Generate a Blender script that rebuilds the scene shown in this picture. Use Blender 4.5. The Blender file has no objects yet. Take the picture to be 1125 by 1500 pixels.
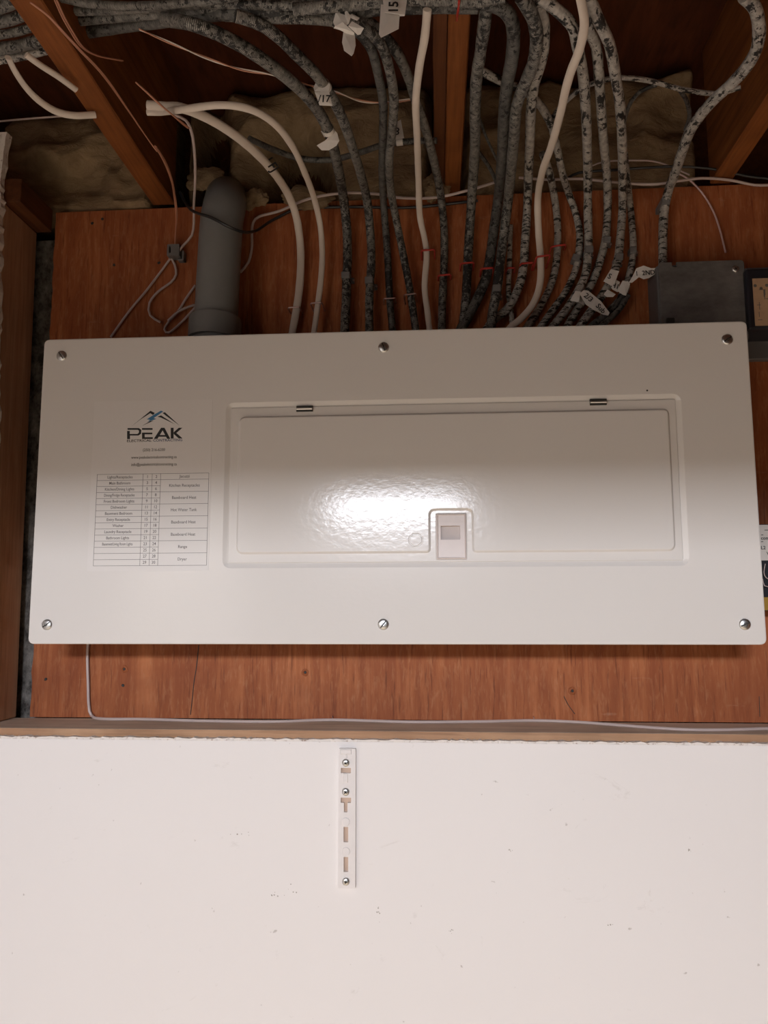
import bpy, bmesh, math, random
import numpy as np
from mathutils import Vector, Matrix, noise
random.seed(4)
SC = bpy.context.scene
COL = SC.collection
# ------------------------------------------------------------ camera
F = 1120.0
CAM = np.array([0.062, -1.060, 1.4962])
def axes(p, y, r):
    cp, sp, cy, sy = math.cos(p), math.sin(p), math.cos(y), math.sin(y)
    f = np.array([sy*cp, cy*cp, sp]); rt = np.array([cy, -sy, 0.0]); up = np.cross(rt, f)
    return rt*math.cos(r)+up*math.sin(r), -rt*math.sin(r)+up*math.cos(r), f
RT, UP, FW = axes(0.1225, -0.0674, -0.0023)
cd = bpy.data.cameras.new('camera'); cam = bpy.data.objects.new('camera', cd); COL.objects.link(cam)
cd.sensor_fit = 'VERTICAL'; cd.sensor_height = 36; cd.lens = 36*F/1500; cd.clip_start = 0.01
m = Matrix.Identity(4)
for i in range(3):
    m[i][0] = RT[i]; m[i][1] = UP[i]; m[i][2] = -FW[i]; m[i][3] = CAM[i]
cam.matrix_world = m
SC.camera = cam
# ------------------------------------------------------------ light
SC.view_settings.view_transform = 'Standard'; SC.view_settings.look = 'None'
SC.view_settings.exposure = 0.0; SC.view_settings.gamma = 1.0; SC.view_settings.use_curve_mapping = False
w = bpy.data.worlds.new('world'); SC.world = w; w.use_nodes = True
w.node_tree.nodes['Background'].inputs[0].default_value = (1.0, 0.80, 0.62, 1)
w.node_tree.nodes['Background'].inputs[1].default_value = 0.02
LAMP_Y, LAMP_Z, LAMP_X = -3.10, 2.055, -0.14
# one long ceiling fitting in the hall behind the camera
ld = bpy.data.lights.new('hall_lamp', 'AREA'); lo = bpy.data.objects.new('hall_lamp', ld)
ld.shape = 'RECTANGLE'; ld.size = 0.66; ld.size_y = 0.17
ld.energy = 51.5; ld.color = (0.945, 0.975, 1.06)
lo.location = (LAMP_X, LAMP_Y, LAMP_Z); lo.rotation_euler = (math.radians(56), 0, 0); COL.objects.link(lo)

# added warm fill lamp, no fitting seen: its floor bounce brightens the upper panel
ld = bpy.data.lights.new('added_floor_fill', 'AREA'); lo = bpy.data.objects.new('added_floor_fill', ld)
ld.shape = 'DISK'; ld.size = 0.20; ld.energy = 48.0; ld.color = (1.0, 0.95, 0.84)
lo.location = (-0.45, -1.62, 2.25); COL.objects.link(lo)

def U(px, py, x=None, y=None, z=None):
    """point of the place seen at a photo pixel, on the plane x=, y= or z="""
    d = FW*F + RT*(px-562.5) + UP*(750-py)
    t = (x-CAM[0])/d[0] if x is not None else (y-CAM[1])/d[1] if y is not None else (z-CAM[2])/d[2]
    return Vector(CAM + d*t)
# ------------------------------------------------------------ materials
class NT:
    def __init__(s, name):
        s.m = bpy.data.materials.new(name); s.m.use_nodes = True
        s.t = s.m.node_tree; s.b = s.t.nodes['Principled BSDF']
    def n(s, kind, **kw):
        nd = s.t.nodes.new(kind)
        for k, v in kw.items():
            if k in nd.inputs: nd.inputs[k].default_value = v
            else: setattr(nd, k, v)
        return nd
    def l(s, a, b): s.t.links.new(a, b)
    def coords(s, scale, rot=(0, 0, 0)):
        tc = s.n('ShaderNodeTexCoord'); mp = s.n('ShaderNodeMapping')
        mp.inputs['Scale'].default_value = scale; mp.inputs['Rotation'].default_value = rot
        s.l(tc.outputs['Object'], mp.inputs['Vector']); return mp.outputs['Vector']
    def noise(s, scale, nscale=1.0, detail=5, rough=.55, dist=0.0, rot=(0, 0, 0)):
        nz = s.n('ShaderNodeTexNoise'); nz.inputs['Scale'].default_value = nscale
        nz.inputs['Detail'].default_value = detail; nz.inputs['Roughness'].default_value = rough
        nz.inputs['Distortion'].default_value = dist
        s.l(s.coords(scale, rot), nz.inputs['Vector']); return nz.outputs['Fac']
    def ramp(s, fac, stops, interp='LINEAR'):
        r = s.n('ShaderNodeValToRGB'); r.color_ramp.interpolation = interp
        e = r.color_ramp.elements
        while len(e) < len(stops): e.new(.5)
        for el, (p, c) in zip(e, stops):
            el.position = p; el.color = (*c, 1) if not isinstance(c, (int, float)) else (c, c, c, 1)
        s.l(fac, r.inputs['Fac']); return r.outputs['Color']
    def mix(s, fac, a, b, mode='MIX'):
        mx = s.n('ShaderNodeMix', data_type='RGBA', blend_type=mode)
        for v, i in ((fac, 0), (a, 6), (b, 7)):
            if hasattr(v, 'is_linked'): s.l(v, mx.inputs[i])
            elif isinstance(v, (int, float)): mx.inputs[i].default_value = v
            else: mx.inputs[i].default_value = (*v, 1)
        return mx.outputs[2]
    def color(s, c):
        if hasattr(c, 'is_linked'): s.l(c, s.b.inputs['Base Color'])
        else: s.b.inputs['Base Color'].default_value = (*c, 1)
    def bump(s, h, strength=.3, dist=.001):
        bp = s.n('ShaderNodeBump'); bp.inputs['Strength'].default_value = strength
        bp.inputs['Distance'].default_value = dist; s.l(h, bp.inputs['Height'])
        s.l(bp.outputs['Normal'], s.b.inputs['Normal'])
    def set(s, rough=.5, metal=0.0, spec=.5):
        s.b.inputs['Roughness'].default_value = rough; s.b.inputs['Metallic'].default_value = metal
        s.b.inputs['Specular IOR Level'].default_value = spec; return s
def flat(name, c, rough=.5, metal=0.0, spec=.5, speck=.06):
    t = NT(name).set(rough, metal, spec)
    f = t.noise((90, 90, 90), 1, 3)
    t.color(t.mix(f, tuple(v*(1-speck) for v in c), tuple(min(1, v*(1+speck)) for v in c))); return t.m
def wood(name, dark, light, scale, axis_rot=(0, 0, 0), rough=.7, knots=False, bumps=.35):
    t = NT(name).set(rough, 0, .25)
    g = t.noise(scale, 1, 8, .62, .8, axis_rot)
    c = t.ramp(g, [(.28, dark), (.72, light)])
    blot = t.noise((7, 7, 5), 1, 4, .6, .4)
    c = t.mix(t.ramp(blot, [(.35, .0), (.7, .55)]), c, tuple(v*.62 for v in dark))
    fine = t.noise(tuple(v*4 for v in scale), 1, 3, .5, .2, axis_rot)
    c = t.mix(t.ramp(fine, [(.3, 0.35), (.5, 0.0)]), c, tuple(v*.45 for v in dark))
    t.color(c); t.bump(g, bumps, .0012); return t.m
M = {}
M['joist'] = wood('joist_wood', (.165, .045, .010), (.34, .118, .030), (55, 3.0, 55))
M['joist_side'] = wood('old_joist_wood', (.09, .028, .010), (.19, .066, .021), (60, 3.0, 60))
M['stud'] = wood('stud_wood', (.46, .25, .14), (.72, .45, .28), (60, 60, 3.0))
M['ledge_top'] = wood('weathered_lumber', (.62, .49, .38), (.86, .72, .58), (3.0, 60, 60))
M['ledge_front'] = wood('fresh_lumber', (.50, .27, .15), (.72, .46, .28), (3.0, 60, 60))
M['subfloor'] = wood('subfloor_plywood', (.065, .017, .006), (.14, .038, .014), (30, 5, 30))
M['floorwood'] = wood('floor_boards', (.70, .57, .42), (.82, .70, .55), (3, 30, 30))
def plymat():
    t = NT('plywood').set(.62, 0, .25)
    g = t.noise((38, 20, 3.2), 1, 8, .62, 1.4)
    c = t.ramp(g, [(.25, (.235, .058, .020)), (.5, (.37, .112, .039)), (.75, (.56, .20, .078))])
    ray = t.noise((260, 60, 55), 1, 4, .6, .6)
    c = t.mix(t.ramp(ray, [(.50, 0.0), (.72, .45)]), c, (.55, .25, .12))
    pore = t.noise((300, 60, 22), 1, 3, .6)
    c = t.mix(t.ramp(pore, [(.30, .6), (.42, 0.0)]), c, (.13, .033, .013))
    blot = t.noise((4.5, 4.5, 9), 1, 4, .6, .5)
    c = t.mix(t.ramp(blot, [(.40, .0), (.70, .5)]), c, (.24, .062, .024))
    scuff = t.noise((9, 9, 60), 1, 5, .7, .3, (0, .25, 0))
    c = t.mix(t.ramp(scuff, [(.66, 0.0), (.76, .35)]), c, (.60, .38, .27))
    t.color(c); t.bump(g, .25, .0008); return t.m
M['ply'] = plymat()
def paintmat():
    t = NT('panel_enamel').set(.14, 0, .30)
    t.color(t.mix(t.noise((3, 3, 3), 1, 2), (.735, .70, .665), (.765, .73, .70)))
    f = t.noise((150, 150, 190), 1, 2.0, .5)
    t.bump(f, .085, .0011); return t.m
M['paint'] = paintmat()
M['box'] = flat('grey_steel_box', (.32, .31, .30), .5, .2)
def drywallmat():
    t = NT('painted_drywall').set(.55, 0, .3)
    c = t.mix(t.noise((2.5, 2.5, 2.5), 1, 3), (.815, .775, .755), (.865, .83, .815))
    sm = t.noise((14, 14, 22), 1, 6, .7, .8)
    c = t.mix(t.ramp(sm, [(.64, 0.0), (.74, .35)]), c, (.50, .45, .41))
    fl = t.noise((95, 95, 95), 1, 2, .5)
    c = t.mix(t.ramp(fl, [(.76, 0.0), (.80, .5)]), c, (.32, .27, .24))
    t.color(c); t.bump(t.noise((60, 60, 60), 1, 6), .12, .001); return t.m
M['drywall'] = drywallmat()
def roughmat(name, a, b, sc, bd=.004, thr=(.4, .6), st=.9):
    t = NT(name).set(.9, 0, .15)
    f = t.noise(sc, 1, 8, .7)
    t.color(t.ramp(f, [(thr[0], a), (thr[1], b)])); t.bump(f, st, bd); return t.m
M['torn'] = roughmat('torn_drywall_edge', (.34, .22, .16), (.82, .76, .71), (160, 160, 160), .001, (.30, .45), .5)
M['concrete'] = roughmat('rough_concrete', (.06, .053, .048), (.36, .33, .30), (60, 60, 40), .004, (.40, .74))
M['smudge'] = roughmat('grime', (.35, .31, .28), (.62, .57, .53), (200, 200, 200), .0005)
def insmat():
    t = NT('fibreglass_insulation').set(.98, 0, .05)
    f = t.noise((16, 16, 26), 1, 7, .62, .8)
    c = t.ramp(f, [(.28, (.19, .125, .070)), (.5, (.32, .225, .130)), (.75, (.47, .34, .205))])
    g = t.noise((6, 6, 9), 1, 4, .6, .5)
    c = t.mix(t.ramp(g, [(.45, 0.0), (.68, .65)]), c, (.20, .12, .075))
    t.color(c); t.bump(t.noise((45, 45, 90), 1, 8, .68, .9), .75, .006); return t.m
M['insul'] = insmat()
def cablemat(name, base, hi, black, amt, sc, weave, patchy=.6):
    t = NT(name).set(.5, 0, .5)
    uv = t.n('ShaderNodeTexCoord').outputs['UV']
    mp = t.n('ShaderNodeMapping'); mp.inputs['Scale'].default_value = (1, 1, 1); t.l(uv, mp.inputs[0])
    wv = t.n('ShaderNodeTexWave', wave_type='BANDS', bands_direction='X')      # yarns of the braid across the jacket
    wv.inputs['Scale'].default_value = 210.0; wv.inputs['Distortion'].default_value = 2.0
    wv.inputs['Detail'].default_value = 1; t.l(mp.outputs[0], wv.inputs[0])
    nz = t.noise((160, 160, 90), 1, 4, .65)
    c = t.ramp(nz, [(.3, base), (.7, hi)])
    c = t.mix(t.ramp(wv.outputs['Fac'], [(.15, weave), (.55, 0.0)]), c, black)
    big = t.noise((9, 9, 9), 1, 2)                                             # where the silver paint has worn off
    grit = t.noise(sc, 1, 4, .75, .3)
    ad = t.n('ShaderNodeMath', operation='MULTIPLY_ADD'); ad.inputs[1].default_value = patchy; t.l(big, ad.inputs[0]); t.l(grit, ad.inputs[2])
    c = t.mix(t.ramp(ad.outputs[0], [(amt+patchy*.5-.012, 0.0), (amt+patchy*.5+.012, 1.0)]), c, black)
    t.color(c); t.bump(wv.outputs['Fac'], .35, .0006); return t.m
M['braid'] = cablemat('braided_cable_jacket', (.075, .070, .062), (.44, .415, .37), (.014, .013, .012), .55, (170, 170, 170), .95, .5)
M['flake'] = cablemat('flaking_silver_cable_jacket', (.24, .218, .196), (.62, .575, .52), (.012, .011, .010), .545, (60, 60, 230), .4, .16)
M['dull'] = cablemat('dull_cable_jacket', (.06, .056, .052), (.22, .21, .19), (.014, .013, .012), .57, (130, 130, 150), .7)
M['white'] = flat('white_cable_jacket', (.66, .57, .49), .42, 0, .5)
M['thinwhite'] = flat('thin_cable_jacket', (.56, .45, .42), .45)
M['blackcable'] = flat('black_cable_jacket', (.02, .02, .022), .4)
M['copper'] = flat('copper_wire', (.52, .24, .15), .40, .25, .5)
M['pinkwire'] = flat('pink_wire', (.60, .42, .40), .4, .2)
M['pvc'] = flat('grey_plastic_pipe', (.20, .20, .195), .45)
M['zinc'] = flat('zinc_screw', (.66, .66, .65), .32, 1.0)
M['slot'] = flat('dark_recess', (.03, .028, .025), .6)
M['red'] = flat('red_plastic_staple', (.45, .045, .032), .35)
M['staple'] = flat('steel_staple', (.60, .42, .38), .35, .8)
M['clamp'] = flat('grey_strap', (.17, .16, .155), .5)
M['tag'] = flat('paper_tag', (.74, .69, .64), .6)
M['ink'] = flat('black_ink', (.015, .014, .014), .6)
M['print'] = flat('printed_grey', (.13, .115, .105), .6)
M['blue'] = flat('printed_blue', (.05, .19, .36), .5)
M['navy'] = flat('printed_navy', (.055, .075, .16), .5)
M['label'] = flat('clear_label', (.742, .705, .675), .45, speck=.01)
M['galv'] = roughmat('galvanised_steel', (.075, .068, .064), (.19, .175, .165), (16, 16, 30), .0004, (.3, .7), .2)
M['galv'].node_tree.nodes['Principled BSDF'].inputs['Roughness'].default_value = .45
M['beige'] = flat('aged_label', (.48, .31, .19), .55, speck=.2)
M['blackbox'] = flat('black_casing', (.018, .018, .024), .35)
M['greybox'] = flat('grey_casing', (.14, .13, .13), .5)
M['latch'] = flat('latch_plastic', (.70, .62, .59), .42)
M['latchshade'] = flat('latch_recess_shade', (.56, .485, .455), .5)
M['strip'] = flat('white_plastic_strip', (.80, .755, .735), .4)
M['behind'] = flat('bare_drywall_paper', (.62, .46, .36), .8)
M['yellow'] = flat('yellow_casing', (.35, .20, .02), .5)

# ------------------------------------------------------------ object helpers
def recenter(o):
    me = o.data; n = len(me.vertices)
    co = np.empty(n*3, 'f'); me.vertices.foreach_get('co', co); co = co.reshape(-1, 3)
    c = (co.min(0)+co.max(0))/2; c[2] = co[:, 2].min()
    me.vertices.foreach_set('co', (co-c).ravel()); o.location = Vector(c.tolist())
def obj(name, bm, mat, parent=None, smooth=False, label=None, cat=None, group=None, kind=None):
    bmesh.ops.recalc_face_normals(bm, faces=bm.faces[:])
    me = bpy.data.meshes.new(name); bm.to_mesh(me); bm.free()
    mats = mat if isinstance(mat, (list, tuple)) else [mat]
    for mm in mats: me.materials.append(M[mm])
    if smooth:
        me.polygons.foreach_set('use_smooth', [True]*len(me.polygons))
        if smooth == 'flatfront':
            for p in me.polygons:
                if abs(p.normal.y) > .9999: p.use_smooth = False
        try: me.set_sharp_from_angle(angle=math.radians(38))
        except Exception: pass
    o = bpy.data.objects.new(name, me); COL.objects.link(o)
    recenter(o)
    if parent:
        o.parent = parent
        loc = parent.location.copy(); pp = parent.parent
        while pp: loc += pp.location; pp = pp.parent
        o.location = o.location - loc
    tag(o, label, cat, group, kind); return o
def tag(o, label=None, cat=None, group=None, kind=None):
    for k, v in (('label', label), ('category', cat), ('group', group), ('kind', kind)):
        if v: o[k] = v
def thing(name, label, cat, loc, group=None):
    o = bpy.data.objects.new(name, None); o.empty_display_size = .02; COL.objects.link(o)
    o.location = loc; tag(o, label, cat, group); return o
def B(): return bmesh.new()
def box(bm, x0, x1, y0, y1, z0, z1, bev=0.0):
    r = bmesh.ops.create_cube(bm, size=1)
    for v in r['verts']:
        v.co = Vector((x0+(v.co.x+.5)*(x1-x0), y0+(v.co.y+.5)*(y1-y0), z0+(v.co.z+.5)*(z1-z0)))
    if bev:
        ed = list({e for v in r['verts'] for e in v.link_edges})
        bmesh.ops.bevel(bm, geom=ed, offset=bev, segments=2, affect='EDGES', profile=.5)
    return bm
def catmull(pts, step):
    P = [Vector(p) for p in pts]
    if len(P) == 2: P = [P[0], P[0].lerp(P[1], .5), P[1]]
    out = []
    ext = [P[0]*2-P[1]] + P + [P[-1]*2-P[-2]]
    for i in range(1, len(ext)-2):
        a, b, c, d = ext[i-1:i+3]; n = max(2, int((c-b).length/step))
        for k in range(n):
            t = k/n
            out.append(.5*((2*b)+(c-a)*t+(2*a-5*b+4*c-d)*t*t+(-a+3*b-3*c+d)*t**3))
    out.append(P[-1]); return out
def tube(bm, pts, r, sides=10, step=.006, flat_=1.0, caps=True, wob=0.0, smooth_path=True):
    path = catmull(pts, step) if smooth_path else [Vector(p) for p in pts]
    uvl = bm.loops.layers.uv.verify()
    t0 = (path[1]-path[0]).normalized()
    side = t0.cross(Vector((0, 1, 0)))
    if side.length < .1: side = t0.cross(Vector((1, 0, 0)))
    side.normalize(); L = 0; rings = []; us = []
    for i, p in enumerate(path):
        t = (path[min(i+1, len(path)-1)]-path[max(i-1, 0)]).normalized()
        if flat_ != 1.0: side = t.cross(Vector((0, 1, .5)))
        side = (side - t*side.dot(t)).normalized(); nrm = t.cross(side)
        if i: L += (p-path[i-1]).length
        rr = r*(1+wob*(noise.noise(Vector((L*55, r*900, pts[0][0]*30))))) if wob else r
        rings.append([bm.verts.new(p+side*math.cos(a)*rr+nrm*math.sin(a)*rr*flat_) for a in
                      [2*math.pi*k/sides for k in range(sides)]]); us.append(L)
    for i in range(len(rings)-1):
        for k in range(sides):
            k2 = (k+1) % sides
            f = bm.faces.new((rings[i][k], rings[i][k2], rings[i+1][k2], rings[i+1][k]))
            for lp, (u, v) in zip(f.loops, ((us[i], k), (us[i], k+1), (us[i+1], k+1), (us[i+1], k))):
                lp[uvl].uv = (u, v/sides)
    if caps:
        bm.faces.new(rings[0][::-1]); bm.faces.new(rings[-1])
    return bm
def lathe(bm, c, prof, axis, n=20):
    """prof: (radius, height along axis)"""
    ax = Vector(axis).normalized(); s = ax.orthogonal().normalized(); t = ax.cross(s); rings = []
    for r, h in prof:
        if r < 1e-6: rings.append([bm.verts.new(Vector(c)+ax*h)])
        else: rings.append([bm.verts.new(Vector(c)+ax*h+(s*math.cos(2*math.pi*k/n)+t*math.sin(2*math.pi*k/n))*r) for k in range(n)])
    for a, b in zip(rings, rings[1:]):
        if len(a) == 1 and len(b) == 1: continue
        for k in range(n):
            k2 = (k+1) % n
            if len(a) == 1: bm.faces.new((a[0], b[k], b[k2]))
            elif len(b) == 1: bm.faces.new((a[k], a[k2], b[0]))
            else: bm.faces.new((a[k], a[k2], b[k2], b[k]))
    return bm
def rpoly(c, rad, seg=5, inset=0.0):
    """rounded polygon of (x, z) corners, counter-clockwise; inset shrinks it"""
    n = len(c); C = [Vector((p[0], p[1])) for p in c]; out = []
    rads = rad if isinstance(rad, (list, tuple)) else [rad]*n
    D = [(C[(i+1) % n]-C[i]).normalized() for i in range(n)]
    N = [Vector((-d.y, d.x)) for d in D]
    Q = []
    for i in range(n):
        n1, n2 = N[i-1], N[i]; k = n1+n2; Q.append(C[i]+k*(inset/max(.2, 1+n1.dot(n2))))
    for i in range(n):
        d1, d2 = D[i-1], D[i]; cr = d1.x*d2.y-d1.y*d2.x
        r = rads[i]-inset if cr > 0 else rads[i]+inset
        r = max(r, 1e-5); ang = math.acos(max(-1, min(1, d1.dot(d2)))); tl = r*math.tan(ang/2)
        a = Q[i]-d1*tl; b = Q[i]+d2*tl
        for k in range(seg+1):
            t = k/seg; out.append(a*(1-t)**2+Q[i]*2*t*(1-t)+b*t*t)
    return out
def loop(bm, pts2, y): return [bm.verts.new((p.x, y, p.y)) for p in pts2]
def bridge(bm, a, b):
    n = len(a)
    for i in range(n): bm.faces.new((a[i], a[(i+1) % n], b[(i+1) % n], b[i]))
def fill(bm, *loops):
    ed = []
    for lp in loops:
        for i in range(len(lp)):
            e = bm.edges.get((lp[i], lp[(i+1) % len(lp)])) or bm.edges.new((lp[i], lp[(i+1) % len(lp)]))
            ed.append(e)
    bmesh.ops.triangle_fill(bm, edges=ed, use_beauty=True, use_dissolve=False)
def plate(bm, outer, holes, yf, yb, bev=0.0):
    """flat plate in x,z with real holes; front at yf, back at yb"""
    fo = []
    for lp, s in [(outer, 1)]+[(h, -1) for h in holes]:
        f = loop(bm, lp, yf); b = loop(bm, lp, yb); bridge(bm, f, b); fo.append((f, b))
    fill(bm, *[f for f, b in fo]); fill(bm, *[b for f, b in fo]); return bm
TXT = []
def text_mesh(items):
    """items: (string, x, z, y, height, align, rot, bold, xscale) -> one bmesh of flat lettering facing -y"""
    bm = B(); obs = []
    for it in items:
        s, x, z, y, h, al, rot, off, xs = it
        cu = bpy.data.curves.new('t', 'FONT'); cu.body = s; cu.size = h/.69; cu.align_x = al; cu.align_y = 'CENTER'
        cu.offset = off; cu.resolution_u = 2; cu.extrude = .00005
        o = bpy.data.objects.new('t', cu); COL.objects.link(o)
        o.matrix_world = Matrix.Translation((x, y, z)) @ Matrix.Rotation(rot, 4, 'Y') @ Matrix.Rotation(math.pi/2, 4, 'X') @ Matrix.Diagonal((xs, 1, 1, 1))
        obs.append(o)
    bpy.context.view_layer.update(); dg = bpy.context.evaluated_depsgraph_get()
    for o in obs:
        me = bpy.data.meshes.new_from_object(o.evaluated_get(dg)); me.transform(o.matrix_world)
        bm.from_mesh(me); bpy.data.meshes.remove(me); cu = o.data
        bpy.data.objects.remove(o); bpy.data.curves.remove(cu)
    return bm

# ------------------------------------------------------------ the setting
HW = 1.6
def struct(name, bm, mat, parent=None): return obj(name, bm, mat, parent, kind='structure')
struct('floor', box(B(), -HW, HW, -4.2, .3, -.05, 0), 'floorwood')
struct('wall_back', box(B(), -HW, HW, .018, .16, 0, 2.055), 'concrete')
bm = B()
lw = rpoly([(-HW, 0), (HW, 0), (HW, 1.334), (-HW, 1.334)], .0005, 1)
box(bm, -HW, HW, -.101, -.0895, 0, 1.3312)
struct('wall_lower', bm, 'drywall')
# torn paper edge along the top of the lower drywall
bm = B(); random.seed(9); x = -.62; prev = None
while x < .62:
    h = 1.3338+random.uniform(-.0006, .0009); t = -.1012+random.uniform(0, .0015)
    cur = [bm.verts.new(p) for p in ((x, t, 1.3312), (x, t, h), (x, -.0905, h+random.uniform(-.0008, .0006)), (x, -.0905, 1.3312))]
    if prev:
        for k in range(4): bm.faces.new((prev[k], prev[(k+1) % 4], cur[(k+1) % 4], cur[k]))
    prev = cur; x += random.uniform(.002, .007)
struct('trim_1', bm, 'torn')
struct('wall_left', box(B(), -.85, -.80, -2.6, -.102, 0, 2.3), 'drywall')
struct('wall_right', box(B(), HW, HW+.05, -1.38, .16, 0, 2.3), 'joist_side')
# left drywall face beside the opening, ragged cut edge
bm = B(); z = 1.36; prev = None; random.seed(12)
while z < 2.16:
    e = float(np.interp(z, [1.36, 1.63, 1.85, 2.0, 2.09, 2.16], [-.518, -.5175, -.5265, -.5325, -.5350, -.531]))+random.uniform(-.0012, .0012)
    cur = [bm.verts.new(p) for p in ((-.62, -.1015, z), (e, -.1015, z), (e+random.uniform(-.002, .002), -.0895, z), (-.62, -.0895, z))]
    if prev:
        for k in range(4): bm.faces.new((prev[k], prev[(k+1) % 4], cur[(k+1) % 4], cur[k]))
    prev = cur; z += random.uniform(.004, .012)
struct('trim_2', bm, 'torn')
struct('wall_side', box(B(), -.80, -.62, -.1015, -.0895, 1.34, 2.16), 'drywall')
struct('ceiling', box(B(), -HW, HW, -4.2, .3, 2.30, 2.32), 'subfloor')
# bulkhead the camera stands just in front of: it shades the upper half of the wall
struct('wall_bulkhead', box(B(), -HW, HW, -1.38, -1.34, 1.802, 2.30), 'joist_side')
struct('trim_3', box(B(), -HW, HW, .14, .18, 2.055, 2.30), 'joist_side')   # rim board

# horizontal sill plate with a greyed top and a fresh-cut front
bm = B(); box(bm, -.60, .70, -.089, -.0005, 1.3035, 1.3425, .0012)
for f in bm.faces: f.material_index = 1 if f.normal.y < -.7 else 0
o = obj('sill_plate', bm, ['ledge_top', 'ledge_front'], label='greyed flat lumber ledge running along the top of the white wall', cat='lumber')
# stud on the left
bm = B(); box(bm, -.572, -.5345, -.0885, -.0005, 1.3435, 2.0575, .0012)
for v in bm.verts: v.co.x += .0085*(2.0-v.co.z)/.65
obj('wall_stud', bm, 'stud', label='upright pale brown stud at the left edge, beside the concrete gap', cat='stud')
bm = B(); box(bm, -.9, -.512, -.0885, -.0005, 2.0585, 2.0935, .001)
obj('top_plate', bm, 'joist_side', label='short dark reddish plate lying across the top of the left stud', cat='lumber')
# plywood backing
bm = B()
n = 60; rnd = random.Random(3)
pts = [Vector((-.507+rnd.uniform(-.0012, .0012), 1.3435+(2.090-1.3435)*k/n)) for k in range(n, -1, -1)]
pts += [Vector((.75, 1.3435)), Vector((.75, 2.094))]
plate(bm, pts, [], 0.0, .0125)
ply = obj('plywood_sheet', bm, 'ply', label='reddish brown plywood backboard behind the white panel and cables', cat='plywood')
# joints and cracks in the veneer are thin relief pieces
def crack(pxs, wd=.0006):
    bm = B(); P = [U(a, b, y=-.0003) for a, b in pxs]
    tube(bm, P, wd, 5, .004, .5); return obj('veneer_crack', bm, 'slot', ply)
crack([(291, 945), (288, 975), (284, 1000), (282, 1020), (279, 1047)])
crack([(826, 1020), (832, 1032), (842, 1046)], .0005)
crack([(1112, 1020), (1113, 1050)], .0004)
for a, b in ((182, 980), (447, 985), (838, 1012), (67, 995), (180, 1004), (135, 327), (150, 321), (233, 385), (167, 388)):
    bm = B(); p = U(a, b, y=-.0002)
    lathe(bm, p, [(.0052, 0), (.0044, .0009), (.0026, .0012), (.0018, .0003), (0, .0002)] if b in (980, 985, 1012) else [(.0022, 0), (.0017, .0006), (0, .0004)], (0, -1, 0), 12)
    for v in bm.verts: v.co += Vector((noise.noise(v.co*400), 0, noise.noise(v.co*400+Vector((5, 5, 5)))))*.0009
    k = obj('nail_hole', bm, 'ply' if b in (980, 985, 1012) else 'slot', ply)
    if b in (980, 985, 1012):
        bm = B(); lathe(bm, p+Vector((.0003, -.0008, 0)), [(.0019, 0), (.0015, .0007), (0, .0008)], (0, -1, 0), 8); obj('hole', bm, 'slot', k)

# joists (bottom at z 2.095) run from the wall towards and past the camera
def joist(x0, x1, label, x0n=None, mat='joist', group=None, zb=2.095):
    bm = B(); n = 40; prev = None
    for k in range(n+1):
        y = -.002 - k/n*1.335
        wv = noise.noise(Vector((x0*9, y*4, 1)))*.0015; w2 = noise.noise(Vector((x0*9+7, y*5, 4)))*.0012
        cur = [bm.verts.new(p) for p in ((x0+wv, y, zb+.0015), (x0+wv+.0015, y, zb+w2*.5), (x1+w2-.0015, y, zb), (x1+w2, y, zb+.0015), (x1+w2, y, 2.2995), (x0+wv, y, 2.2995))]
        if prev:
            for q in range(6): bm.faces.new((prev[q], prev[(q+1) % 6], cur[(q+1) % 6], cur[q]))
        else: bm.faces.new(cur[::-1])
        prev = cur
    bm.faces.new(prev)
    return obj('floor_joist', bm, mat, label=label, cat='joist', group=group)
a = U(5, 0, z=2.095); b = U(43, 0, z=2.095); c = U(203, 264, z=2.095); d = U(245, 264, z=2.095)
print('left joist', a, b, c, d)
jl0, jl1 = (a.x+c.x)/2, (b.x+d.x)/2
joist(jl0, jl1, 'orange brown joist crossing the upper left corner over the insulation')
joist(.0805, .1035, 'orange joist in the middle, ending above the plywood between cables')
joist(.459, .488, 'dark orange joist at the upper right edge above the metal box')
bm = B(); n = 30; prev = None
for k in range(n+1):     # old nailer sistered along the left side of the middle joist
    y = -.004-k/n*1.33; zz = 2.1005+noise.noise(Vector((y*14, 0, 0)))*.0022
    xx = .0655+noise.noise(Vector((y*9, 3, 0)))*.0014
    cur = [bm.verts.new(p) for p in ((xx, y, zz), (.0797, y, zz), (.0797, y, 2.2995), (xx, y, 2.2995))]
    if prev:
        for q in range(4): bm.faces.new((prev[q], prev[(q+1) % 4], cur[(q+1) % 4], cur[q]))
    else: bm.faces.new(cur[::-1])
    prev = cur
bm.faces.new(prev)
obj('nailer_board', bm, 'joist_side', label='rough darker board nailed along the left side of the middle joist', cat='lumber')

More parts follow.
